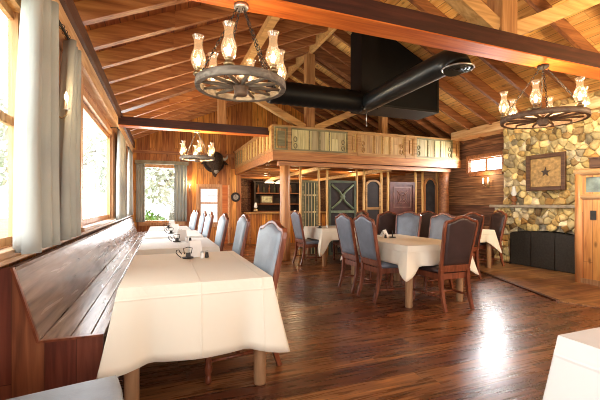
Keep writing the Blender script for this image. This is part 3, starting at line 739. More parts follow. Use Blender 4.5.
# ------------------------------------------------------------------ wagon wheel chandeliers
def hurricane_lamp(t, x, y, rot=0):
    MB().lathe([(0.030, 0.03), (0.036, 0.04), (0.036, 0.05), (0.022, 0.055), (0.022, 0.075), (0.030, 0.08), (0.030, 0.088)], (x, y, 0), 12).build('lamp_base', M['brass'], t)
    c = MB().lathe([(0.030, 0.078), (0.046, 0.11), (0.054, 0.145), (0.047, 0.18), (0.033, 0.215), (0.028, 0.25), (0.031, 0.285), (0.043, 0.31)], (x, y, 0), 16, caps=False).build('chimney', M['chimney'], t)
    MB().lathe([(0.006, 0.088), (0.010, 0.10), (0.017, 0.125), (0.014, 0.150), (0.003, 0.178)], (x, y, 0), 10).build('bulb', M['bulb'], t)
def chandelier(label, loc, rz, ztop, wm, R=0.33, power=9):
    t = thing('wagon_wheel_chandelier', label, 'chandelier', loc, rz, 'wagon wheel chandeliers')
    n = 40; mb = MB(); prof = [(R-0.035, -0.024), (R, -0.028), (R+0.004, 0.0), (R, 0.028), (R-0.035, 0.024)]
    rings = [[mb.v((r*math.cos(2*PI*k/n), r*math.sin(2*PI*k/n), h)) for r, h in prof] for k in range(n)]
    for k in range(n):
        A, B = rings[k], rings[(k+1) % n]
        for i in range(5): mb.f([A[i], B[i], B[(i+1) % 5], A[(i+1) % 5]], i in (1, 2))
    mb.build('rim', wm, t)
    mb = MB()
    for k in range(n): pass
    mb.lathe([(0.035, -0.075), (0.05, -0.06), (0.055, -0.02), (0.065, 0.0), (0.055, 0.03), (0.045, 0.06), (0.03, 0.07)], (0, 0, 0), 16)
    mb.build('hub', M['wheel_dark'], t)
    for k in range(12):
        a = 2*PI*(k+0.5)/12; c, s = math.cos(a), math.sin(a)
        MB().tube([(0.05*c, 0.05*s, 0), (0.12*c, 0.12*s, 0), (R*0.6*c, R*0.6*s, 0), ((R-0.04)*c, (R-0.04)*s, 0)], [0.012, 0.017, 0.014, 0.011], 8).build('spoke', wm, t)
    for k in range(6):
        a = 2*PI*k/6+0.35; hurricane_lamp(t, (R-0.02)*math.cos(a), (R-0.02)*math.sin(a))
    top = ztop-loc[2]
    MB().lathe([(0.05, top-0.03), (0.055, top-0.02), (0.055, top-0.002)], (0, 0, 0), 16).build('ceiling_canopy', M['steel'] if wm == M['wheel'] else M['iron'], t)
    for k in range(4):
        a = 2*PI*k/4+0.6; mb = MB()
        p0 = Vector(((R-0.02)*math.cos(a), (R-0.02)*math.sin(a), 0.03)); p1 = Vector((0.03*math.cos(a), 0.03*math.sin(a), top-0.03))
        m_ = max(10, int((p1-p0).length/0.034))
        d = (p1-p0)/m_; dn = d.normalized(); s1 = dn.orthogonal().normalized(); s2 = dn.cross(s1)
        for i in range(m_):
            c = p0+d*(i+0.5); sd = s1 if i % 2 else s2
            mb.tube([c+dn*0.022*math.cos(q)+sd*0.009*math.sin(q) for q in [2*PI*j/8 for j in range(8)]], 0.0028, 4, closed=True)
        mb.build('chain', M['iron'], t)
    l = bpy.data.lights.new('chandelier_light', 'POINT'); l.energy = power; l.color = (1, 0.72, 0.40); l.shadow_soft_size = 0.02
    o = bpy.data.objects.new('chandelier_light', l); COL.objects.link(o); o.location = (loc[0], loc[1], loc[2]+0.19)
    return t
chandelier('grey wagon wheel chandelier hanging over the table at the near end of the bench', (0.55, 2.66, 2.12), -0.288, 2.72, M['wheel'])
chandelier('brown wagon wheel chandelier hanging before the stone chimney', (3.80, 2.66, 2.15), 0.10, 2.72, M['wheel_dark'], 0.40, 32)
chandelier('wagon wheel chandelier hanging far back near the animal head', (0.67, 7.60, 2.17), 0.2, 2.72, M['wheel'], 0.34, 70)

# ------------------------------------------------------------------ sconces
def sconce(label, loc, rz, n=1):
    t = thing('wall_sconce', label, 'wall lamp', loc, rz, 'wall sconces')      # local: wall at y=0, room at -y
    MB().box(-0.035, 0.035, -0.014, 0, -0.10, 0.06).build('backplate', M['brass'], t, bevel=0.005)
    for k in range(n):
        x = 0 if n == 1 else (-0.07+0.14*k)
        MB().tube([(0, -0.01, -0.05), (x*0.5, -0.06, -0.08), (x, -0.09, -0.05), (x, -0.09, -0.01)], 0.007, 6).build('arm', M['brass'], t)
        MB().lathe([(0.010, -0.015), (0.022, -0.01), (0.014, 0.0), (0.013, 0.06)], (x, -0.09, 0), 10).build('candle', M['ceramic'], t)
        MB().lathe([(0.006, 0.06), (0.014, 0.08), (0.012, 0.10), (0.002, 0.13)], (x, -0.09, 0), 10).build('bulb', M['bulb'], t)
    return t
def plight(name, loc, e, c=(1, 0.72, 0.40), r=0.02):
    l = bpy.data.lights.new(name, 'POINT'); l.energy = e; l.color = c; l.shadow_soft_size = r
    o = bpy.data.objects.new(name, l); COL.objects.link(o); o.location = loc
struct(MB().box(XL-0.005, XL+0.09, 3.20, 3.38, 0.98, 2.68).build('trim_2', M['winwood']))
sconce('brass candle sconce between the curtains of the window wall', (XL+0.09, 3.29, 1.99), PI/2); plight('sconce_light', (XL+0.27, 3.29, 2.18), 3)
sconce('brass candle sconce on the back wall beside the window curtain', (0.78, YB, 1.72), 0); plight('sconce_light', (0.78, YB-0.2, 1.88), 8)
sconce('two candle sconce on the log wall under the small high window', (XR, 6.42, 1.74), -PI/2, 2); plight('sconce_light', (XR-0.2, 6.42, 1.93), 9)

# ------------------------------------------------------------------ loft
LX, LY = 2.16, 7.22
lf = sroot('loft_slab', 'loft floor carried on posts, with orange fascia boards')
mb = MB(); mb.box(LX+0.02, XR, LY+0.06, 13.2, 2.25, 2.34); mb.build('deck', M['rafterR'], lf)
mb = MB(); mb.box(LX, 7.22, LY, LY+0.06, 2.165, 2.345); mb.build('fascia', M['loft'], lf)
mb = MB(); mb.box(LX, LX+0.06, LY+0.06, YB-0.001, 2.165, 2.345); mb.build('fascia', M['loft'], lf)
for y in [8.1+0.75*i for i in range(7)]:
    MB().bar((LX+0.1, y, 2.20), (XR-0.02, y, 2.20), 0.09, 0.10).build('joist', M['loft'], lf)
for x in (3.6, 5.3):
    MB().box(x-0.07, x+0.07, 7.6, 13.1, 2.06, 2.15).build('joist', M['strut'], lf)
mb = MB(); mb.box(LX+0.2, 7.1, 7.42, 7.58, 2.08, 2.17); struct(mb.build('ceiling_beam', M['rafter']))
# loft railing: carved panels between posts
rl = thing('loft_railing', 'loft railing of old carved tan and faded green panels', 'railing')
zb, zt = 2.345, 2.90
mb = MB(); mb.box(LX-0.01, 7.2, LY-0.03, LY+0.05, zt-0.035, zt); mb.box(LX-0.01, 7.2, LY-0.02, LY+0.05, zb, zb+0.035)
mb.box(LX-0.02, LX+0.05, LY+0.05, YB-0.01, zt-0.035, zt); mb.box(LX-0.01, LX+0.05, LY+0.05, YB-0.01, zb, zb+0.035)
mb.build('rail', M['railframe'], rl)
xs = [LX, 2.52, 3.95, 4.20, 5.52, 5.78, 6.98, 7.2]
for i, (a, b) in enumerate(zip(xs, xs[1:])):
    wide = (b-a) > 0.6
    m = M['railpanel'] if i in (1, 5) else (M['railtan'])
    p = MB().box(a+0.03, b-0.03, LY, LY+0.03, zb+0.035, zt-0.035).build('panel', m, rl)
    mb = MB(); e = 0.035
    for (x0, x1, z0, z1) in ((a+0.03, b-0.03, zb+0.035, zb+0.035+e), (a+0.03, b-0.03, zt-0.035-e, zt-0.035), (a+0.03, a+0.03+e, zb+0.07, zt-0.07), (b-0.03-e, b-0.03, zb+0.07, zt-0.07)):
        mb.box(x0, x1, LY-0.018, LY, z0, z1)
    if wide:
        w = b-a
        for f in (0.33, 0.5, 0.66): mb.box(a+w*f-0.012, a+w*f+0.012, LY-0.012, LY, zb+0.07, zt-0.07)
        for f in (0.10, 0.90):          # carved scroll ornaments at the panel ends
            cx = a+w*f
            for zz in (zb+0.14, zb+0.28):
                mb.tube([(cx+0.035*math.cos(q), LY-0.006, zz+0.05*math.sin(q)) for q in [2*PI*k/12 for k in range(12)]], 0.011, 5, closed=True)
    else:
        mb.box(a+0.10, b-0.10, LY-0.02, LY, zb+0.12, zt-0.12)
    mb.build('moulding', M['railgreen'] if i in (0, 1, 5) else M['railframe'], p)
for x in xs[1:-1]:
    MB().box(x-0.035, x+0.035, LY-0.025, LY+0.04, zb, zt).build('post', M['railframe'], rl)
yn = 7; yst = [LY+0.05+(YB-0.06-LY)*i/yn for i in range(yn+1)]
for i, (a, b) in enumerate(zip(yst, yst[1:])):
    p = MB().box(LX+0.005, LX+0.03, a+0.03, b-0.03, zb+0.035, zt-0.035).build('panel', M['railgreen'] if i in (5, 6) else M['railtan'], rl)
    mb = MB(); e = 0.04
    for (y0, y1, z0, z1) in ((a+0.03, b-0.03, zb+0.035, zb+0.035+e), (a+0.03, b-0.03, zt-0.035-e, zt-0.035), (a+0.03, a+0.03+e, zb+0.075, zt-0.075), (b-0.03-e, b-0.03, zb+0.075, zt-0.075), ((a+b)/2-0.02, (a+b)/2+0.02, zb+0.075, zt-0.075)):
        mb.box(LX-0.014, LX+0.005, y0, y1, z0, z1)
    mb.build('moulding', M['railframe'], p)
    MB().box(LX-0.018, LX+0.04, a-0.028, a+0.028, zb, zt).build('post', M['railframe'], rl)

def log_post(x, y, r, z1, m, label):
    rnd = random.Random(int(x*100)); mb = MB()
    pts = [(x+rnd.uniform(-0.006, 0.006), y+rnd.uniform(-0.006, 0.006), z1*i/8) for i in range(9)]
    mb.tube(pts, [r*rnd.uniform(0.94, 1.06) for _ in pts], 14)
    return struct(mb.build('pillar', m), label)
log_post(2.52, 7.50, 0.115, 2.08, M['logpost'], 'peeled log post under the loft corner')
log_post(6.95, 7.52, 0.13, 2.08, M['rafterR'], 'brown log post at the log wall end of the loft')

# antique doors and panels set as a screen between thin poles, under the loft
SY = 7.95
def sx(px):     # where a bearing from the camera meets the screen line
    F, VX = 360.0, 162.0; th = math.atan((300-VX)/F); X = (px-300)/F
    return SY*(math.sin(th)+X*math.cos(th))/(math.cos(th)-X*math.sin(th))
poles = [300.5, 319, 327, 357, 364, 381.5, 388, 415.5, 422.5, 437]
desc = ['beside the log post', 'between the lattice panel and the green door, lattice side', 'on the lattice side of the green door', 'on the far side of the green door',
        'on the green side of the dark arched panel', 'on the maroon side of the dark arched panel', 'on the arched-panel side of the maroon door', 'on the mirror side of the maroon door',
        'on the maroon side of the arched mirror frame', 'on the wall side of the arched mirror frame']
PX = [sx(p) for p in poles]
for x, d in zip(PX, desc):
    mb = MB(); mb.tube([(x+random.uniform(-0.008, 0.008), SY, z) for z in (0, 0.6, 1.2, 1.8, 2.15)], 0.032, 8)
    tag(mb.build('pole', M['pole']), 'thin peeled pole under the loft, '+d, 'pole', 'thin poles of the screen')
def framed(name, label, cat, a, b, z0, z1, fm, pm, fw=0.07):
    t = thing(name, label, cat, (0, 0, 0))
    mb = MB(); mb.box(a, a+fw, SY-0.03, SY+0.02, z0, z1); mb.box(b-fw, b, SY-0.03, SY+0.02, z0, z1); mb.box(a+fw, b-fw, SY-0.03, SY+0.02, z1-fw, z1); mb.box(a+fw, b-fw, SY-0.03, SY+0.02, z0, z0+fw)
    mb.build('frame', fm, t)
    MB().box(a+fw, b-fw, SY-0.01, SY+0.01, z0+fw, z1-fw).build('panel', pm, t)
    return t
g = 0.036
t = framed('lattice_panel', 'dark green lattice panel in the screen next to the log post', 'panel', PX[0]+g, PX[1]-g, 0, 1.80, M['railgreen'], M['green_door'], 0.05)
mb = MB(); a, b = PX[0]+g+0.05, PX[1]-g-0.05
for k in range(4): mb.box(a+(b-a)*(k+0.5)/4-0.012, a+(b-a)*(k+0.5)/4+0.012, SY-0.022, SY-0.01, 0.05, 1.75)
for z in (0.6, 1.05, 1.45): mb.box(a, b, SY-0.026, SY-0.01, z-0.02, z+0.02)
mb.build('lattice', M['railpanel'], t)
t = framed('antique_door', 'worn green antique door with a carved cross in the screen', 'door', PX[2]+g, PX[3]-g, 0, 1.82, M['green_door'], M['dark'], 0.06)
a, b = PX[2]+g+0.08, PX[3]-g-0.08; mb = MB(); zc0, zc1 = 1.12, 1.72
for s in (1, -1):
    xa, xb = (a, b) if s > 0 else (b, a); m_ = (a+b)/2; zc = (zc0+zc1)/2
    mb.tube([(xa, SY-0.02, zc1), (xa+(m_-xa)*0.75, SY-0.02, zc+0.12), (m_, SY-0.02, zc), (xb+(m_-xb)*0.75, SY-0.02, zc-0.12), (xb, SY-0.02, zc0)], 0.028, 6)
mb.lathe([(0.07, -0.03), (0.05, -0.045), (0.0, -0.05)], ((a+b)/2, SY, zc), 12, 'y', caps=False)
mb.box(a-0.02, b+0.02, SY-0.03, SY-0.01, 1.02, 1.08); mb.box(a, b, SY-0.025, SY-0.01, 0.3, 0.36)
mb.build('carving', M['green_carve'], t)
def arch_panel(name, label, cat, a, b, z0, z1, fm, pm, fw, rise):
    t = thing(name, label, cat); w = b-a; mb = MB()
    def top(u): return z1-rise*(abs(2*u-1)**2.6)*1.0+0.0
    N = 14
    o = [(a+w*i/N, top(i/N)) for i in range(N+1)]; i_ = [(a+fw+(w-2*fw)*i/N, top(i/N)-fw) for i in range(N+1)]
    O = [(a, z0)]+o+[(b, z0)]; I = [(a+fw, z0+fw)]+i_+[(b-fw, z0+fw)]
    for k in range(len(O)):
        l = (k+1) % len(O)
        mb.hexa([(O[k][0], SY-0.03, O[k][1]), (O[l][0], SY-0.03, O[l][1]), (I[l][0], SY-0.03, I[l][1]), (I[k][0], SY-0.03, I[k][1]),
                 (O[k][0], SY+0.02, O[k][1]), (O[l][0], SY+0.02, O[l][1]), (I[l][0], SY+0.02, I[l][1]), (I[k][0], SY+0.02, I[k][1])])
    mb.build('frame', fm, t)
    MB().prism(I, 'y', SY-0.008, SY+0.008).build('panel', pm, t)
    return t
t = arch_panel('antique_panel', 'dark arched antique panel between the green and maroon doors', 'panel', PX[4]+g, PX[5]-g, 0, 1.86, M['railframe'], M['dark'], 0.045, 0.10)
MB().box(PX[4]+g+0.045, PX[5]-g-0.045, SY-0.02, SY-0.008, 1.10, 1.16).build('crossbar', M['railframe'], t)
t = framed('antique_door', 'maroon antique door with a carved square panel in the screen', 'door', PX[6]+g, PX[7]-g, 0, 1.82, M['maroon'], M['maroon'], 0.08)
a, b = PX[6]+g+0.12, PX[7]-g-0.12; mb = MB()
for (x0, x1, z0, z1) in ((a, b, 1.66, 1.69), (a, b, 1.14, 1.17), (a, a+0.03, 1.17, 1.66), (b-0.03, b, 1.17, 1.66)): mb.box(x0, x1, SY-0.022, SY-0.01, z0, z1)
for r_ in (0.07, 0.14):
    mb.tube([((a+b)/2+r_*math.cos(q), SY-0.012, 1.415+r_*math.sin(q)*1.1) for q in [2*PI*k/16 for k in range(16)]], 0.012, 5, closed=True)
for k in range(4):
    q = PI/4+PI/2*k; mb.tube([((a+b)/2+0.05*math.cos(q), SY-0.012, 1.415+0.05*math.sin(q)), ((a+b)/2+0.22*math.cos(q), SY-0.012, 1.415+0.24*math.sin(q))], 0.014, 5)
mb.build('carving', M['maroon_carve'], t)
arch_panel('mirror_frame', 'tall mirror in a pale arched wooden frame at the wall end of the screen', 'mirror', PX[8]+g, PX[9]-g, 0, 1.95, M['logpost'], M['mirror'], 0.045, 0.16)

# bar under the loft
t = thing('bar_counter', 'wooden bar counter under the loft beyond the log post', 'counter', (0, 0, 0))
MB().box(2.42, 5.2, 10.75, 11.25, 0.94, 0.99).build('countertop', M['railframe'], t, bevel=0.006)
MB().box(2.46, 5.16, 10.85, 11.2, 0, 0.94).build('front_panel', M['pine'], t)
for k in range(6): MB().box(2.5+0.51*k, 2.55+0.51*k, 10.83, 10.85, 0.05, 0.92).build('stile', M['rafter'], t)
t = thing('oil_lamp', 'small white oil lamp standing on the bar counter', 'lamp', (2.72, 10.95, 0.99))
MB().lathe([(0.05, 0), (0.07, 0.02), (0.07, 0.07), (0.03, 0.10), (0.03, 0.12)], (0, 0, 0), 12).build('font', M['brass'], t)
MB().lathe([(0.04, 0.12), (0.06, 0.16), (0.045, 0.22), (0.03, 0.29)], (0, 0, 0), 12).build('chimney', M['ceramic'], t)
t = thing('back_bar', 'dark wooden back bar with shelves behind the bar counter', 'cabinet', (0, 0, 0))
mb = MB(); mb.box(3.10, 3.16, 12.7, 13.15, 0, 2.02); mb.box(4.84, 4.9, 12.7, 13.15, 0, 2.02); mb.box(3.06, 4.94, 12.66, 13.15, 2.02, 2.08); mb.box(3.16, 4.84, 13.1, 13.15, 0, 2.02)
mb.build('carcass', M['dark'], t)
for z in (0.95, 1.22, 1.62): MB().box(3.16, 4.84, 12.75, 13.1, z, z+0.035).build('shelf', M['rafterR'], t)
t = thing('picture', 'small pale framed picture on the back bar shelf', 'picture', (3.62, 12.86, 1.257))
MB().box(-0.24, 0.24, 0, 0.03, 0, 0.30).build('frame', M['picframe'], t); MB().box(-0.20, 0.20, -0.006, 0, 0.04, 0.26).build('print', M['photo'], t)
for k in range(7):
    t = thing('bottle', 'dark glass bottle standing on the top back bar shelf', 'bottle', (3.3+0.21*k, 12.9, 1.655), 0, 'bottles on the back bar')
    MB().lathe([(0.035, 0), (0.037, 0.17), (0.014, 0.22), (0.013, 0.28)], (0, 0, 0), 10).build('body', M['green_door'] if k % 2 else M['rafterR'], t)
    MB().lathe([(0.014, 0.28), (0.014, 0.30)], (0, 0, 0), 10).build('cap', M['brass'], t)
for x, lab in ((2.95, 'frosted white pendant lamp over the bar, farther from the log post'), (3.28, 'frosted white pendant lamp over the bar, closer to the log post')):
    t = thing('pendant_lamp', lab, 'lamp', (x, 10.2, 1.86), 0, 'bar pendants')
    MB().tube([(0, 0, 0.10), (0, 0, 0.38)], 0.008, 6).build('stem', M['brass'], t)
    MB().lathe([(0.15, 0), (0.14, 0.03), (0.09, 0.07), (0.03, 0.10)], (0, 0, 0), 16, caps=False).build('shade', M['shade'], t)
    plight('pendant_light', (x, 10.2, 1.80), 7, (1, 0.75, 0.45))
plight('bar_light', (4.6, 11.9, 2.0), 20, (1, 0.72, 0.38)); plight('bar_light', (3.3, 11.9, 2.0), 22, (1, 0.72, 0.38)); plight('bar_light', (6.2, 9.6, 1.95), 12, (1, 0.72, 0.38))
plight('bar_light', (3.3, 9.0, 2.0), 14, (1, 0.72, 0.38)); plight('bar_light', (5.1, 9.2, 2.0), 10, (1, 0.72, 0.38))

# ------------------------------------------------------------------ ducts
t = thing('ventilation_duct', 'black ventilation ducts with a round vent under the roof', 'duct')
dz = 3.0
mb = MB(); pts = [(1.55+0.055*i, 5.42, dz) for i in range(31)]
mb.tube(pts, [0.175+0.010*(i % 2) for i in range(31)], 20); mb.build('flexible_pipe', M['black'], t)
mb = MB(); mb.tube([(3.28, 5.5, 2.97), (3.28, 5.2, 2.97), (3.28, 3.60, 2.99), (3.28, 3.49, 2.985), (3.28, 3.40, 2.96), (3.28, 3.35, 2.91), (3.28, 3.33, 2.86)], [0.15, 0.15, 0.15, 0.15, 0.15, 0.15, 0.155], 24); mb.build('pipe', M['duct'], t)
mb = MB(); mb.lathe([(0.165, 2.835), (0.175, 2.85), (0.165, 2.86), (0.12, 2.86)], (3.28, 3.32, 0), 28, caps=False)
for r_ in (0.03, 0.07, 0.11): mb.lathe([(r_, 2.845), (r_+0.02, 2.838), (r_+0.03, 2.85)], (3.28, 3.32, 0), 24, caps=False)
mb.build('vent', M['duct'], t)
mb = MB(); mb.tube([(3.28+0.175*math.cos(q), 3.32+0.175*math.sin(q), 2.845) for q in [2*PI*k/28 for k in range(28)]], 0.010, 6, closed=True); mb.build('vent_ring', M['steel'], t)
mb = MB(); mb.box(3.12, 3.44, 5.26, 5.60, 2.86, 4.60); mb.build('riser', M['black'], t)
t = thing('air_handler_box', 'big black box of the ventilation hanging under the roof', 'box')
mb = MB(); mb.prism([(3.46, 3.02), (5.06, 3.02), (5.06, raf_z(5.06)-0.012), (3.46, raf_z(3.46)-0.012)], 'y', 5.62, 6.25); mb.build('casing', M['black'], t)
mb = MB()
for (x0, x1, z0, z1) in ((3.46, 5.06, 3.02, 3.06), (5.02, 5.06, 3.06, 3.85), (3.46, 3.50, 3.06, 4.5)): mb.box(x0, x1, 5.605, 5.62, z0, z1)
mb.build('flange', M['duct'], t)
t = thing('ceiling_sprinkler', 'small steel sprinkler hanging below the duct corner', 'sprinkler', (3.24, 5.30, 2.84))
MB().tube([(0, 0, 0.03), (0, 0, -0.26)], 0.006, 6).build('stem', M['steel'], t)
MB().lathe([(0.05, 0.0), (0.05, 0.02)], (0, 0, 0), 12).build('plate', M['steel'], t)
MB().lathe([(0.004, -0.26), (0.014, -0.275), (0.004, -0.29)], (0, 0, 0), 8).build('weight', M['steel'], t)

# ------------------------------------------------------------------ stone chimney
CX = 6.90
FY0, FY1, FH = 4.02, 5.42, 0.56       # fire opening
def arch_z(y): u = (y-FY0)/(FY1-FY0); return FH+0.16*math.sqrt(max(0, 1-(2*u-1)**2)) if 0 < u < 1 else 0
ch = sroot('wall_chimney', 'field stone chimney wall with a fireplace')
mb = MB(); mb.box(CX+0.06, XR, 2.3, FY0, 0, 3.5); mb.box(CX+0.06, XR, FY1, 5.74, 0, 3.5)
N = 16
for i in range(N):
    a, b = FY0+(FY1-FY0)*i/N, FY0+(FY1-FY0)*(i+1)/N
    mb.hexa([(CX+0.06, a, arch_z(a+1e-4)), (XR, a, arch_z(a+1e-4)), (XR, b, arch_z(b-1e-4)), (CX+0.06, b, arch_z(b-1e-4)), (CX+0.06, a, 3.5), (XR, a, 3.5), (XR, b, 3.5), (CX+0.06, b, 3.5)])
mb.box(CX-0.02, CX+0.06, FY1+0.02, 5.90, 0, 1.16); mb.box(CX+0.06, XR, 5.74, 5.90, 0, 1.16)
mb.build('mortar', M['mortar'], ch)
mb = MB(); mb.box(XR-0.03, XR-0.02, FY0, FY1, 0, 0.85); mb.build('firebox', M['firebox'], ch)
def clip(poly, p, q):
    """keep the side of the bisector nearer to p"""
    m = ((p[0]+q[0])/2, (p[1]+q[1])/2); n = (q[0]-p[0], q[1]-p[1]); out = []
    d = [(v[0]-m[0])*n[0]+(v[1]-m[1])*n[1] for v in poly]
    for i in range(len(poly)):
        j = (i+1) % len(poly)
        if d[i] <= 0: out.append(poly[i])
        if d[i]*d[j] < 0:
            s_ = d[i]/(d[i]-d[j]); out.append((poly[i][0]+(poly[j][0]-poly[i][0])*s_, poly[i][1]+(poly[j][1]-poly[i][1])*s_))
    return out
STC = [(0.88, 0.80, 0.60), (0.84, 0.75, 0.52), (0.80, 0.70, 0.47), (0.86, 0.79, 0.60), (0.72, 0.61, 0.40), (0.70, 0.54, 0.32), (0.66, 0.61, 0.50), (0.82, 0.73, 0.53), (0.90, 0.85, 0.72), (0.58, 0.48, 0.33), (0.76, 0.64, 0.42), (0.88, 0.80, 0.58)]
def stones(y0, y1, z0, z1, x, sp, seed, skip):
    rnd = random.Random(seed); pts = []
    ny, nz = int((y1-y0)/sp), int((z1-z0)/(sp*0.82))
    for j in range(nz):
        for i in range(ny):
            pts.append((y0+(i+0.5+0.5*(j % 2)+rnd.uniform(-0.46, 0.46))*(y1-y0)/ny, z0+(j+0.5+rnd.uniform(-0.46, 0.46))*(z1-z0)/nz))
    mb = MB(); cl = mb.bm.loops.layers.color.new('Col')
    for p in pts:
        if skip(*p) or not (y0 < p[0] < y1): continue
        poly = [(y0, z0), (y1, z0), (y1, z1), (y0, z1)]
        for q in sorted(pts, key=lambda q: (q[0]-p[0])**2+(q[1]-p[1])**2)[1:22]:
            poly = clip(poly, p, q)
            if len(poly) < 3: break
        if len(poly) < 3: continue
        # round the outline: subdivide then pull in
        cy, cz = sum(v[0] for v in poly)/len(poly), sum(v[1] for v in poly)/len(poly)
        if skip(cy, cz): continue
        ring = []
        for i in range(len(poly)):
            a, b = poly[i], poly[(i+1) % len(poly)]
            ring += [(a[0]*0.84+b[0]*0.16, a[1]*0.84+b[1]*0.16), ((a[0]+b[0])/2+rnd.uniform(-.008, .004), (a[1]+b[1])/2+rnd.uniform(-.008, .004)), (a[0]*0.16+b[0]*0.84, a[1]*0.16+b[1]*0.84)]
        hgt = rnd.uniform(0.02, 0.055); ty, tz = rnd.uniform(-0.3, 0.3), rnd.uniform(-0.3, 0.3)
        c = rnd.choice(STC); br = rnd.uniform(0.8, 1.15); c = tuple(min(1, v*br) for v in c)
        rr = []
        for s, h in ((0.985, -0.3), (0.97, 0.30), (0.88, 0.80), (0.5, 1.0)):
            rr.append([mb.v((x-hgt*h-(ty*(v[0]-cy)+tz*(v[1]-cz))*max(0, h), cy+(v[0]-cy)*s, cz+(v[1]-cz)*s)) for v in ring])
        fs = []
        for A, B in zip(rr, rr[1:]):
            for k in range(len(ring)): fs.append(mb.f([A[k], A[(k+1) % len(ring)], B[(k+1) % len(ring)], B[k]], True))
        fs.append(mb.f(rr[-1], True))
        for f in fs:
            if f:
                for l in f.loops: l[cl] = (*c, 1)
    return mb
def skip_low(y, z): return FY0-0.05 < y < FY1+0.05 and z < arch_z(min(max(y, FY0+0.01), FY1-0.01))+0.04
stones(2.3, 5.90, 0.0, 1.18, CX-0.02, 0.14, 3, skip_low).build('lower_stones', M['stone'], ch)
stones(2.3, 5.74, 1.22, 3.45, CX+0.06, 0.15, 5, lambda y, z: False).build('upper_stones', M['stone'], ch)
# mortar face in front of the opening sides for the thicker lower part
mb = MB(); mb.box(CX-0.02, CX+0.06, 2.3, FY0-0.02, 0, 1.16); mb.box(CX-0.02, CX+0.06, FY0-0.02, FY1+0.02, 0.82, 1.16)
mb.build('mortar', M['mortar'], ch)
mb = MB(); mb.box(CX-0.13, CX+0.06, 2.3, 5.95, 1.165, 1.225); mb.build('mantel', M['mantel'], ch, bevel=0.012)
# fire screen
t = thing('fire_screen', 'black mesh fire screen standing before the fireplace opening', 'fire screen')
X0 = CX-0.16
py = [FY0+0.02, FY0+0.48, FY0+0.94, FY1-0.02]
for a, b in zip(py, py[1:]):
    mb = MB(); n_ = 8
    def tz_(y): return 0.60+0.11*math.sqrt(max(0, 1-((y-(FY0+FY1)/2)/0.75)**2))
    poly = [(a, 0.02)]+[(b, 0.02)]+[(b+(a-b)*i/n_, tz_(b+(a-b)*i/n_)) for i in range(n_+1)]
    p = mb.prism(poly, 'x', X0-0.003, X0+0.003).build('mesh_panel', M['mesh'], t)
    MB().tube([(X0, y, z) for y, z in poly], 0.010, 6, closed=True).build('frame', M['iron'], p)
MB().box(X0-0.05, X0+0.05, FY0+0.02, FY0+0.05, 0, 0.02).build('foot', M['iron'], t); MB().box(X0-0.05, X0+0.05, FY1-0.05, FY1-0.02, 0, 0.02).build('foot', M['iron'], t)
# picture with star
t = thing('framed_star_picture', 'square framed pressed tin picture with a dark star on the stone chimney', 'picture')
px = CX-0.035; a, b, z0, z1 = 4.38, 5.13, 1.50, 2.20
mb = MB(); fw = 0.075
for q in ((a, a+fw, z0, z1), (b-fw, b, z0, z1), (a+fw, b-fw, z0, z0+fw), (a+fw, b-fw, z1-fw, z1)): mb.box(px-0.04, px+0.012, *q)
mb.build('frame', M['picframe'], t, bevel=0.008)
MB().box(px-0.005, px+0.01, a+fw, b-fw, z0+fw, z1-fw).build('panel', M['tan_tin'], t)
star = []
for k in range(10):
    q = PI/2+PI*k/5; r_ = 0.095 if k % 2 == 0 else 0.038; star.append(((a+b)/2+r_*math.cos(q), (z0+z1)/2+r_*math.sin(q)))
MB().prism(star, 'x', px-0.016, px-0.005).build('star', M['star'], t)
# lamp on the mantel
t = thing('oil_lamp', 'old oil lamp with a white chimney on the stone mantel', 'lamp', (CX-0.04, 5.42, 1.225))
MB().lathe([(0.045, 0), (0.05, 0.015), (0.02, 0.04), (0.06, 0.09), (0.065, 0.13), (0.03, 0.16), (0.03, 0.18)], (0, 0, 0), 14).build('font', M['rafterR'], t)
MB().lathe([(0.03, 0.18), (0.055, 0.23), (0.04, 0.30), (0.028, 0.38)], (0, 0, 0), 14, caps=False).build('chimney', M['ceramic'], t)
# hearth floor
struct(MB().prism([(5.62, 5.4), (4.70, 3.1), (5.05, 2.3), (6.86, 2.3), (6.86, 5.4)], 'z', 0.0, 0.012).build('floor_hearth', M['hearth']), 'lighter floor boards before the fireplace')
struct(MB().bar((5.61, 5.4, 0.010), (4.70, 3.1, 0.010), 0.05, 0.02).build('trim_4', M['plate_dark']), 'dark strip along the edge of the hearth floor')

# panelled half partition
t = thing('half_partition', 'knotty pine half partition with log trim and a painted glass strip', 'partition')
PXF, PY0, PY1 = 6.10, 1.2, 3.68
MB().box(PXF, PXF+0.06, PY0, PY1, 0.0, 1.33).build('panelling', M['partition'], t)
MB().lathe([(0.055, 0), (0.06, 0.9), (0.055, 1.76)], (PXF+0.02, PY1+0.03, 0), 12).build('post', M['logpost'], t)
MB().tube([(PXF+0.02, PY0, 1.35), (PXF+0.02, PY1, 1.35)], 0.048, 10).build('log_rail', M['plate'], t)
MB().tube([(PXF+0.02, PY0, 1.73), (PXF+0.02, PY1+0.08, 1.73)], 0.058, 10).build('log_rail', M['plate'], t)
MB().box(PXF+0.012, PXF+0.028, PY0, PY1, 1.39, 1.68).build('glass_strip', M['stained'], t)
mb = MB()
for y in (PY1-0.04, 2.62, 1.5): mb.box(PXF-0.005, PXF+0.045, y-0.03, y+0.03, 1.39, 1.68)
mb.box(PXF-0.002, PXF+0.04, PY0, PY1, 1.39, 1.42); mb.box(PXF-0.002, PXF+0.04, PY0, PY1, 1.65, 1.68)
mb.build('frame', M['partition'], t)
MB().box(PXF-0.015, PXF, PY0, PY1, 0, 0.09).build('baseboard', M['tableleg'], t)
MB().box(PXF-0.008, PXF, 3.46, 3.54, 1.0, 1.14).build('switch_plate', M['iron'], t)
t = thing('wooden_box', 'small dark wooden box sitting on top of the half partition', 'box', (PXF+0.02, 3.42, 1.786))
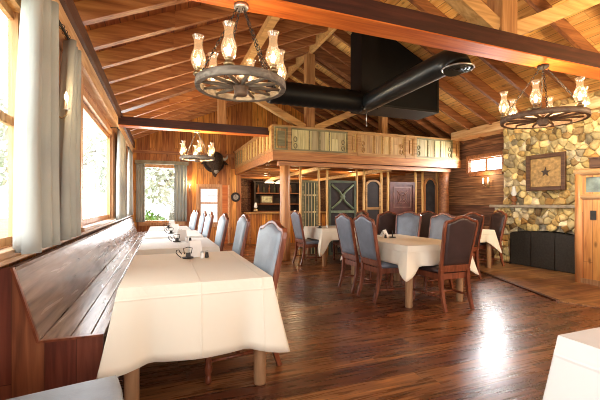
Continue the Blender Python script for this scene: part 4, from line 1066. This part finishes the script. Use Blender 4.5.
MB().box(-0.05, 0.05, -0.12, 0.12, 0, 0.14).build('body', M['picframe'], t, bevel=0.004); MB().box(-0.056, 0.056, -0.126, 0.126, 0.14, 0.16).build('lid', M['picframe'], t)

# ------------------------------------------------------------------ back wall things
t = thing('mounted_bison_head', 'dark shaggy animal head trophy mounted on the back wall beside the loft', 'animal head', (1.50, YB-0.02, 2.50))
mb = MB()
prof = [((0, 0.02, 0.05), 0.24), ((0, -0.12, 0.10), 0.30), ((0, -0.28, 0.06), 0.27), ((0, -0.40, -0.06), 0.20), ((0, -0.47, -0.20), 0.135), ((0, -0.50, -0.30), 0.10), ((0, -0.50, -0.36), 0.06)]
mb.tube([p for p, r in prof], [r for p, r in prof], 16)
mb.tube([(0, -0.18, -0.12), (0, -0.24, -0.30), (0, -0.27, -0.46)], [0.15, 0.10, 0.02], 10)
mb.build('head', M['fur'], t, subsurf=1)
MB().lathe([(0.02, -0.07), (0.075, -0.03), (0.085, 0.02), (0.06, 0.05)], (0, -0.515, -0.29), 12).build('muzzle', M['muzzle'], t)
for s in (-1, 1):
    MB().tube([(s*0.20, -0.26, 0.12), (s*0.30, -0.30, 0.10), (s*0.36, -0.31, 0.15), (s*0.36, -0.32, 0.23)], [0.05, 0.045, 0.032, 0.006], 10).build('horn', M['horn'], t)
    MB().tube([(s*0.22, -0.22, 0.02), (s*0.33, -0.22, -0.02), (s*0.40, -0.22, -0.06)], [0.03, 0.05, 0.01], 8).build('ear', M['fur'], t)
    MB().lathe([(0.0, -0.02), (0.018, -0.005), (0.0, 0.02)], (s*0.17, -0.40, 0.0), 8, caps=False).build('eye', M['black'], t)
MB().lathe([(0.30, -0.03), (0.33, 0.0), (0.30, 0.02)], (0, 0, 0.04), 20, 'y').build('backboard', M['dark'], t)
t = thing('wall_clock', 'small round dark clock on the pine wall beside the bar', 'clock', (2.18, YB, 1.46))
MB().lathe([(0.13, -0.035), (0.15, -0.02), (0.15, 0.0)], (0, 0, 0), 24, 'y').build('case', M['dark'], t)
MB().lathe([(0.085, -0.040), (0.085, -0.034)], (0, 0, 0), 20, 'y').build('dial', M['muzzle'], t)
MB().bar((0, -0.042, 0), (0, -0.042, 0.06), 0.010, 0.003, (0, 1, 0)).build('hand', M['black'], t); MB().bar((0, -0.042, 0), (0.04, -0.042, 0.01), 0.010, 0.003, (0, 1, 0)).build('hand', M['black'], t)

# ------------------------------------------------------------------ outdoors
struct(MB().box(-40, 45, -30, 50, -0.5, -0.35).build('ground', M['lawn']), 'pale lawn outside the windows')
def tree(x, y, h, r, n, label, name='tree', lm=None, leaf=0.14, seed=1, trunk=True, zlow=0.3):
    rnd = random.Random(seed); t = thing(name, label, 'tree' if trunk else 'bush', (x, y, -0.35), 0, 'trees outside')
    if trunk:
        mb = MB(); mb.tube([(0, 0, 0), (0.05, 0.02, h*0.3), (-0.04, 0.05, h*0.6), (0.0, 0, h*0.95)], [h*0.035, h*0.028, h*0.018, h*0.004], 8)
        for k in range(7):
            a = rnd.uniform(0, 6.28); z = h*rnd.uniform(0.3, 0.8); L = r*rnd.uniform(0.5, 0.9)
            mb.tube([(0, 0, z), (L*0.5*math.cos(a), L*0.5*math.sin(a), z+L*0.25), (L*math.cos(a), L*math.sin(a), z+L*0.4)], [h*0.012, h*0.008, h*0.002], 6)
        mb.build('trunk', M['bark'], t)
    mb = MB()
    for k in range(n):
        while True:
            p = Vector((rnd.uniform(-1, 1), rnd.uniform(-1, 1), rnd.uniform(-1, 1)))
            if p.length < 1 and p.length > rnd.random()*0.8: break
        c = Vector((p.x*r, p.y*r, h*(zlow+(1-zlow)*(p.z*0.5+0.5))))
        u = Vector((rnd.uniform(-1, 1), rnd.uniform(-1, 1), rnd.uniform(-1, 1))).normalized(); w = u.orthogonal().normalized()
        s = leaf*rnd.uniform(0.6, 1.3)
        mb.f([mb.v(c-u*s), mb.v(c+w*s*0.4), mb.v(c+u*s), mb.v(c-w*s*0.4)])
    mb.build('foliage', lm or M['leaf'], t)
tree(0.4, 16.5, 5.0, 1.7, 2200, 'pale leafy tree outside the back window, trunk in view', seed=2)
tree(-4.0, 21.0, 5.5, 2.0, 2000, 'taller pale tree outside the back window, toward the corner', seed=3)
tree(4.4, 19.5, 5.5, 2.0, 2000, 'pale tree outside behind the double hung back window', seed=4)
tree(-0.42, 13.0, 1.35, 0.55, 500, 'bright green bush outside the back window sill', 'bush', M['fern'], 0.10, 5, False, 0.2)
tree(-5.5, 9.5, 6.0, 2.2, 1600, 'pale tree outside the big bright side window', seed=6, leaf=0.16)
tree(-6.5, 15.5, 6.0, 2.2, 1600, 'pale tree outside beyond the far side window', seed=7, leaf=0.16)
t = thing('hanging_lantern', 'small dark lantern hanging outside the big bright side window', 'lantern', (-1.35, 6.55, 1.72))
MB().tube([(0, 0, 0.12), (0, 0, 1.1)], 0.004, 5).build('chain', M['iron'], t)
MB().tube([(0.09*math.cos(q), 0.09*math.sin(q)*0.2, 0.05+0.09*math.sin(q)) for q in [2*PI*k/16 for k in range(16)]], 0.012, 6, closed=True).build('ring', M['iron'], t)
MB().lathe([(0.03, 0), (0.04, 0.02), (0.035, 0.09), (0.01, 0.12)], (0, 0, 0), 10).build('body', M['brass'], t)

# ------------------------------------------------------------------ light
w = bpy.data.worlds.new('sky'); S.world = w; w.use_nodes = True
bg = w.node_tree.nodes['Background']; bg.inputs[0].default_value = (0.93, 0.97, 1.0, 1); bg.inputs[1].default_value = 4.5
def area(name, loc, rot, sx_, sy_, e, c=(1, 1, 1), spread=PI):
    l = bpy.data.lights.new(name, 'AREA'); l.shape = 'RECTANGLE'; l.size = sx_; l.size_y = sy_; l.energy = e; l.color = c; l.spread = spread
    o = bpy.data.objects.new(name, l); COL.objects.link(o); o.location = loc; o.rotation_euler = rot
    return o
for (y0, y1, z0, z1), e_ in zip(WL, (70, 45, 30, 85, 95)):
    area('window_light', (XL-0.25, (y0+y1)/2, (z0+z1)/2), (0, -PI/2, 0), z1-z0, y1-y0, e_, (0.95, 0.98, 1.0))
area('window_light', (0, YB+0.3, 1.55), (-PI/2, 0, 0), 1.0, 1.6, 80, (0.95, 0.98, 1.0))
area('window_light', (XR+0.25, 6.5, 2.19), (0, PI/2, 0), 0.34, 0.95, 210, (0.9, 0.96, 1.0))
area('room_fill', (3.2, YF+0.3, 1.7), (PI/2, 0, 0), 6.5, 2.2, 95, (1, 0.95, 0.87))  # unseen fill behind the camera, added to brighten the whole room
plight('chimney_fill', (5.3, 1.4, 2.3), 110, (1, 0.76, 0.46), 0.1)  # warm fill without a fixture, added to brighten the chimney stones
l = bpy.data.lights.new('chimney_fill_spot', 'SPOT'); l.energy = 330; l.color = (1, 0.86, 0.62); l.spot_size = 1.25; l.spot_blend = 0.6; l.shadow_soft_size = 0.08  # spot without a fixture, added to brighten the chimney stones
o = bpy.data.objects.new('chimney_fill_spot', l); COL.objects.link(o); o.location = (4.4, 3.0, 3.25)
o.rotation_euler = (Vector((6.9, 4.6, 1.6))-o.location).to_track_quat('-Z', 'Y').to_euler()
l = bpy.data.lights.new('roof_fill_spot', 'SPOT'); l.energy = 420; l.color = (1, 0.76, 0.44); l.spot_size = 1.45; l.spot_blend = 0.9; l.shadow_soft_size = 0.15  # unseen spot pointing up, added to brighten the golden roof slope
o = bpy.data.objects.new('roof_fill_spot', l); COL.objects.link(o); o.location = (5.6, 0.6, 1.9)
o.rotation_euler = (Vector((5.1, 3.0, 3.9))-o.location).to_track_quat('-Z', 'Y').to_euler()
plight('roof_fill', (4.8, -1.2, 1.5), 70, (1, 0.76, 0.46), 0.3); plight('roof_fill', (0.9, -1.6, 1.7), 40, (1, 0.82, 0.6), 0.3)  # unseen warm fills behind the camera, added to lift the ceiling

# ------------------------------------------------------------------ camera
F, VX, YH, CH_ = 360.0, 162.0, 204.0, 1.24
cam = bpy.data.cameras.new('camera'); co = bpy.data.objects.new('camera', cam); COL.objects.link(co)
cam.sensor_fit = 'HORIZONTAL'; cam.sensor_width = 36.0; cam.lens = 36.0*F/600.0; cam.clip_start = 0.05
cam.shift_y = (YH-200.0)/600.0
th = math.atan((300-VX)/F)
co.location = (0, 0, CH_); co.rotation_euler = (PI/2, 0, -th)
S.camera = co
S.view_settings.view_transform = 'Standard'; S.view_settings.look = 'None'; S.view_settings.exposure = 0.18; S.view_settings.gamma = 0.97
try:
    S.cycles.use_denoising = True; S.cycles.filter_width = 1.0; S.cycles.max_bounces = 8; S.cycles.diffuse_bounces = 4; S.cycles.transparent_max_bounces = 12
    S.cycles.sample_clamp_indirect = 6.0
except Exception: pass
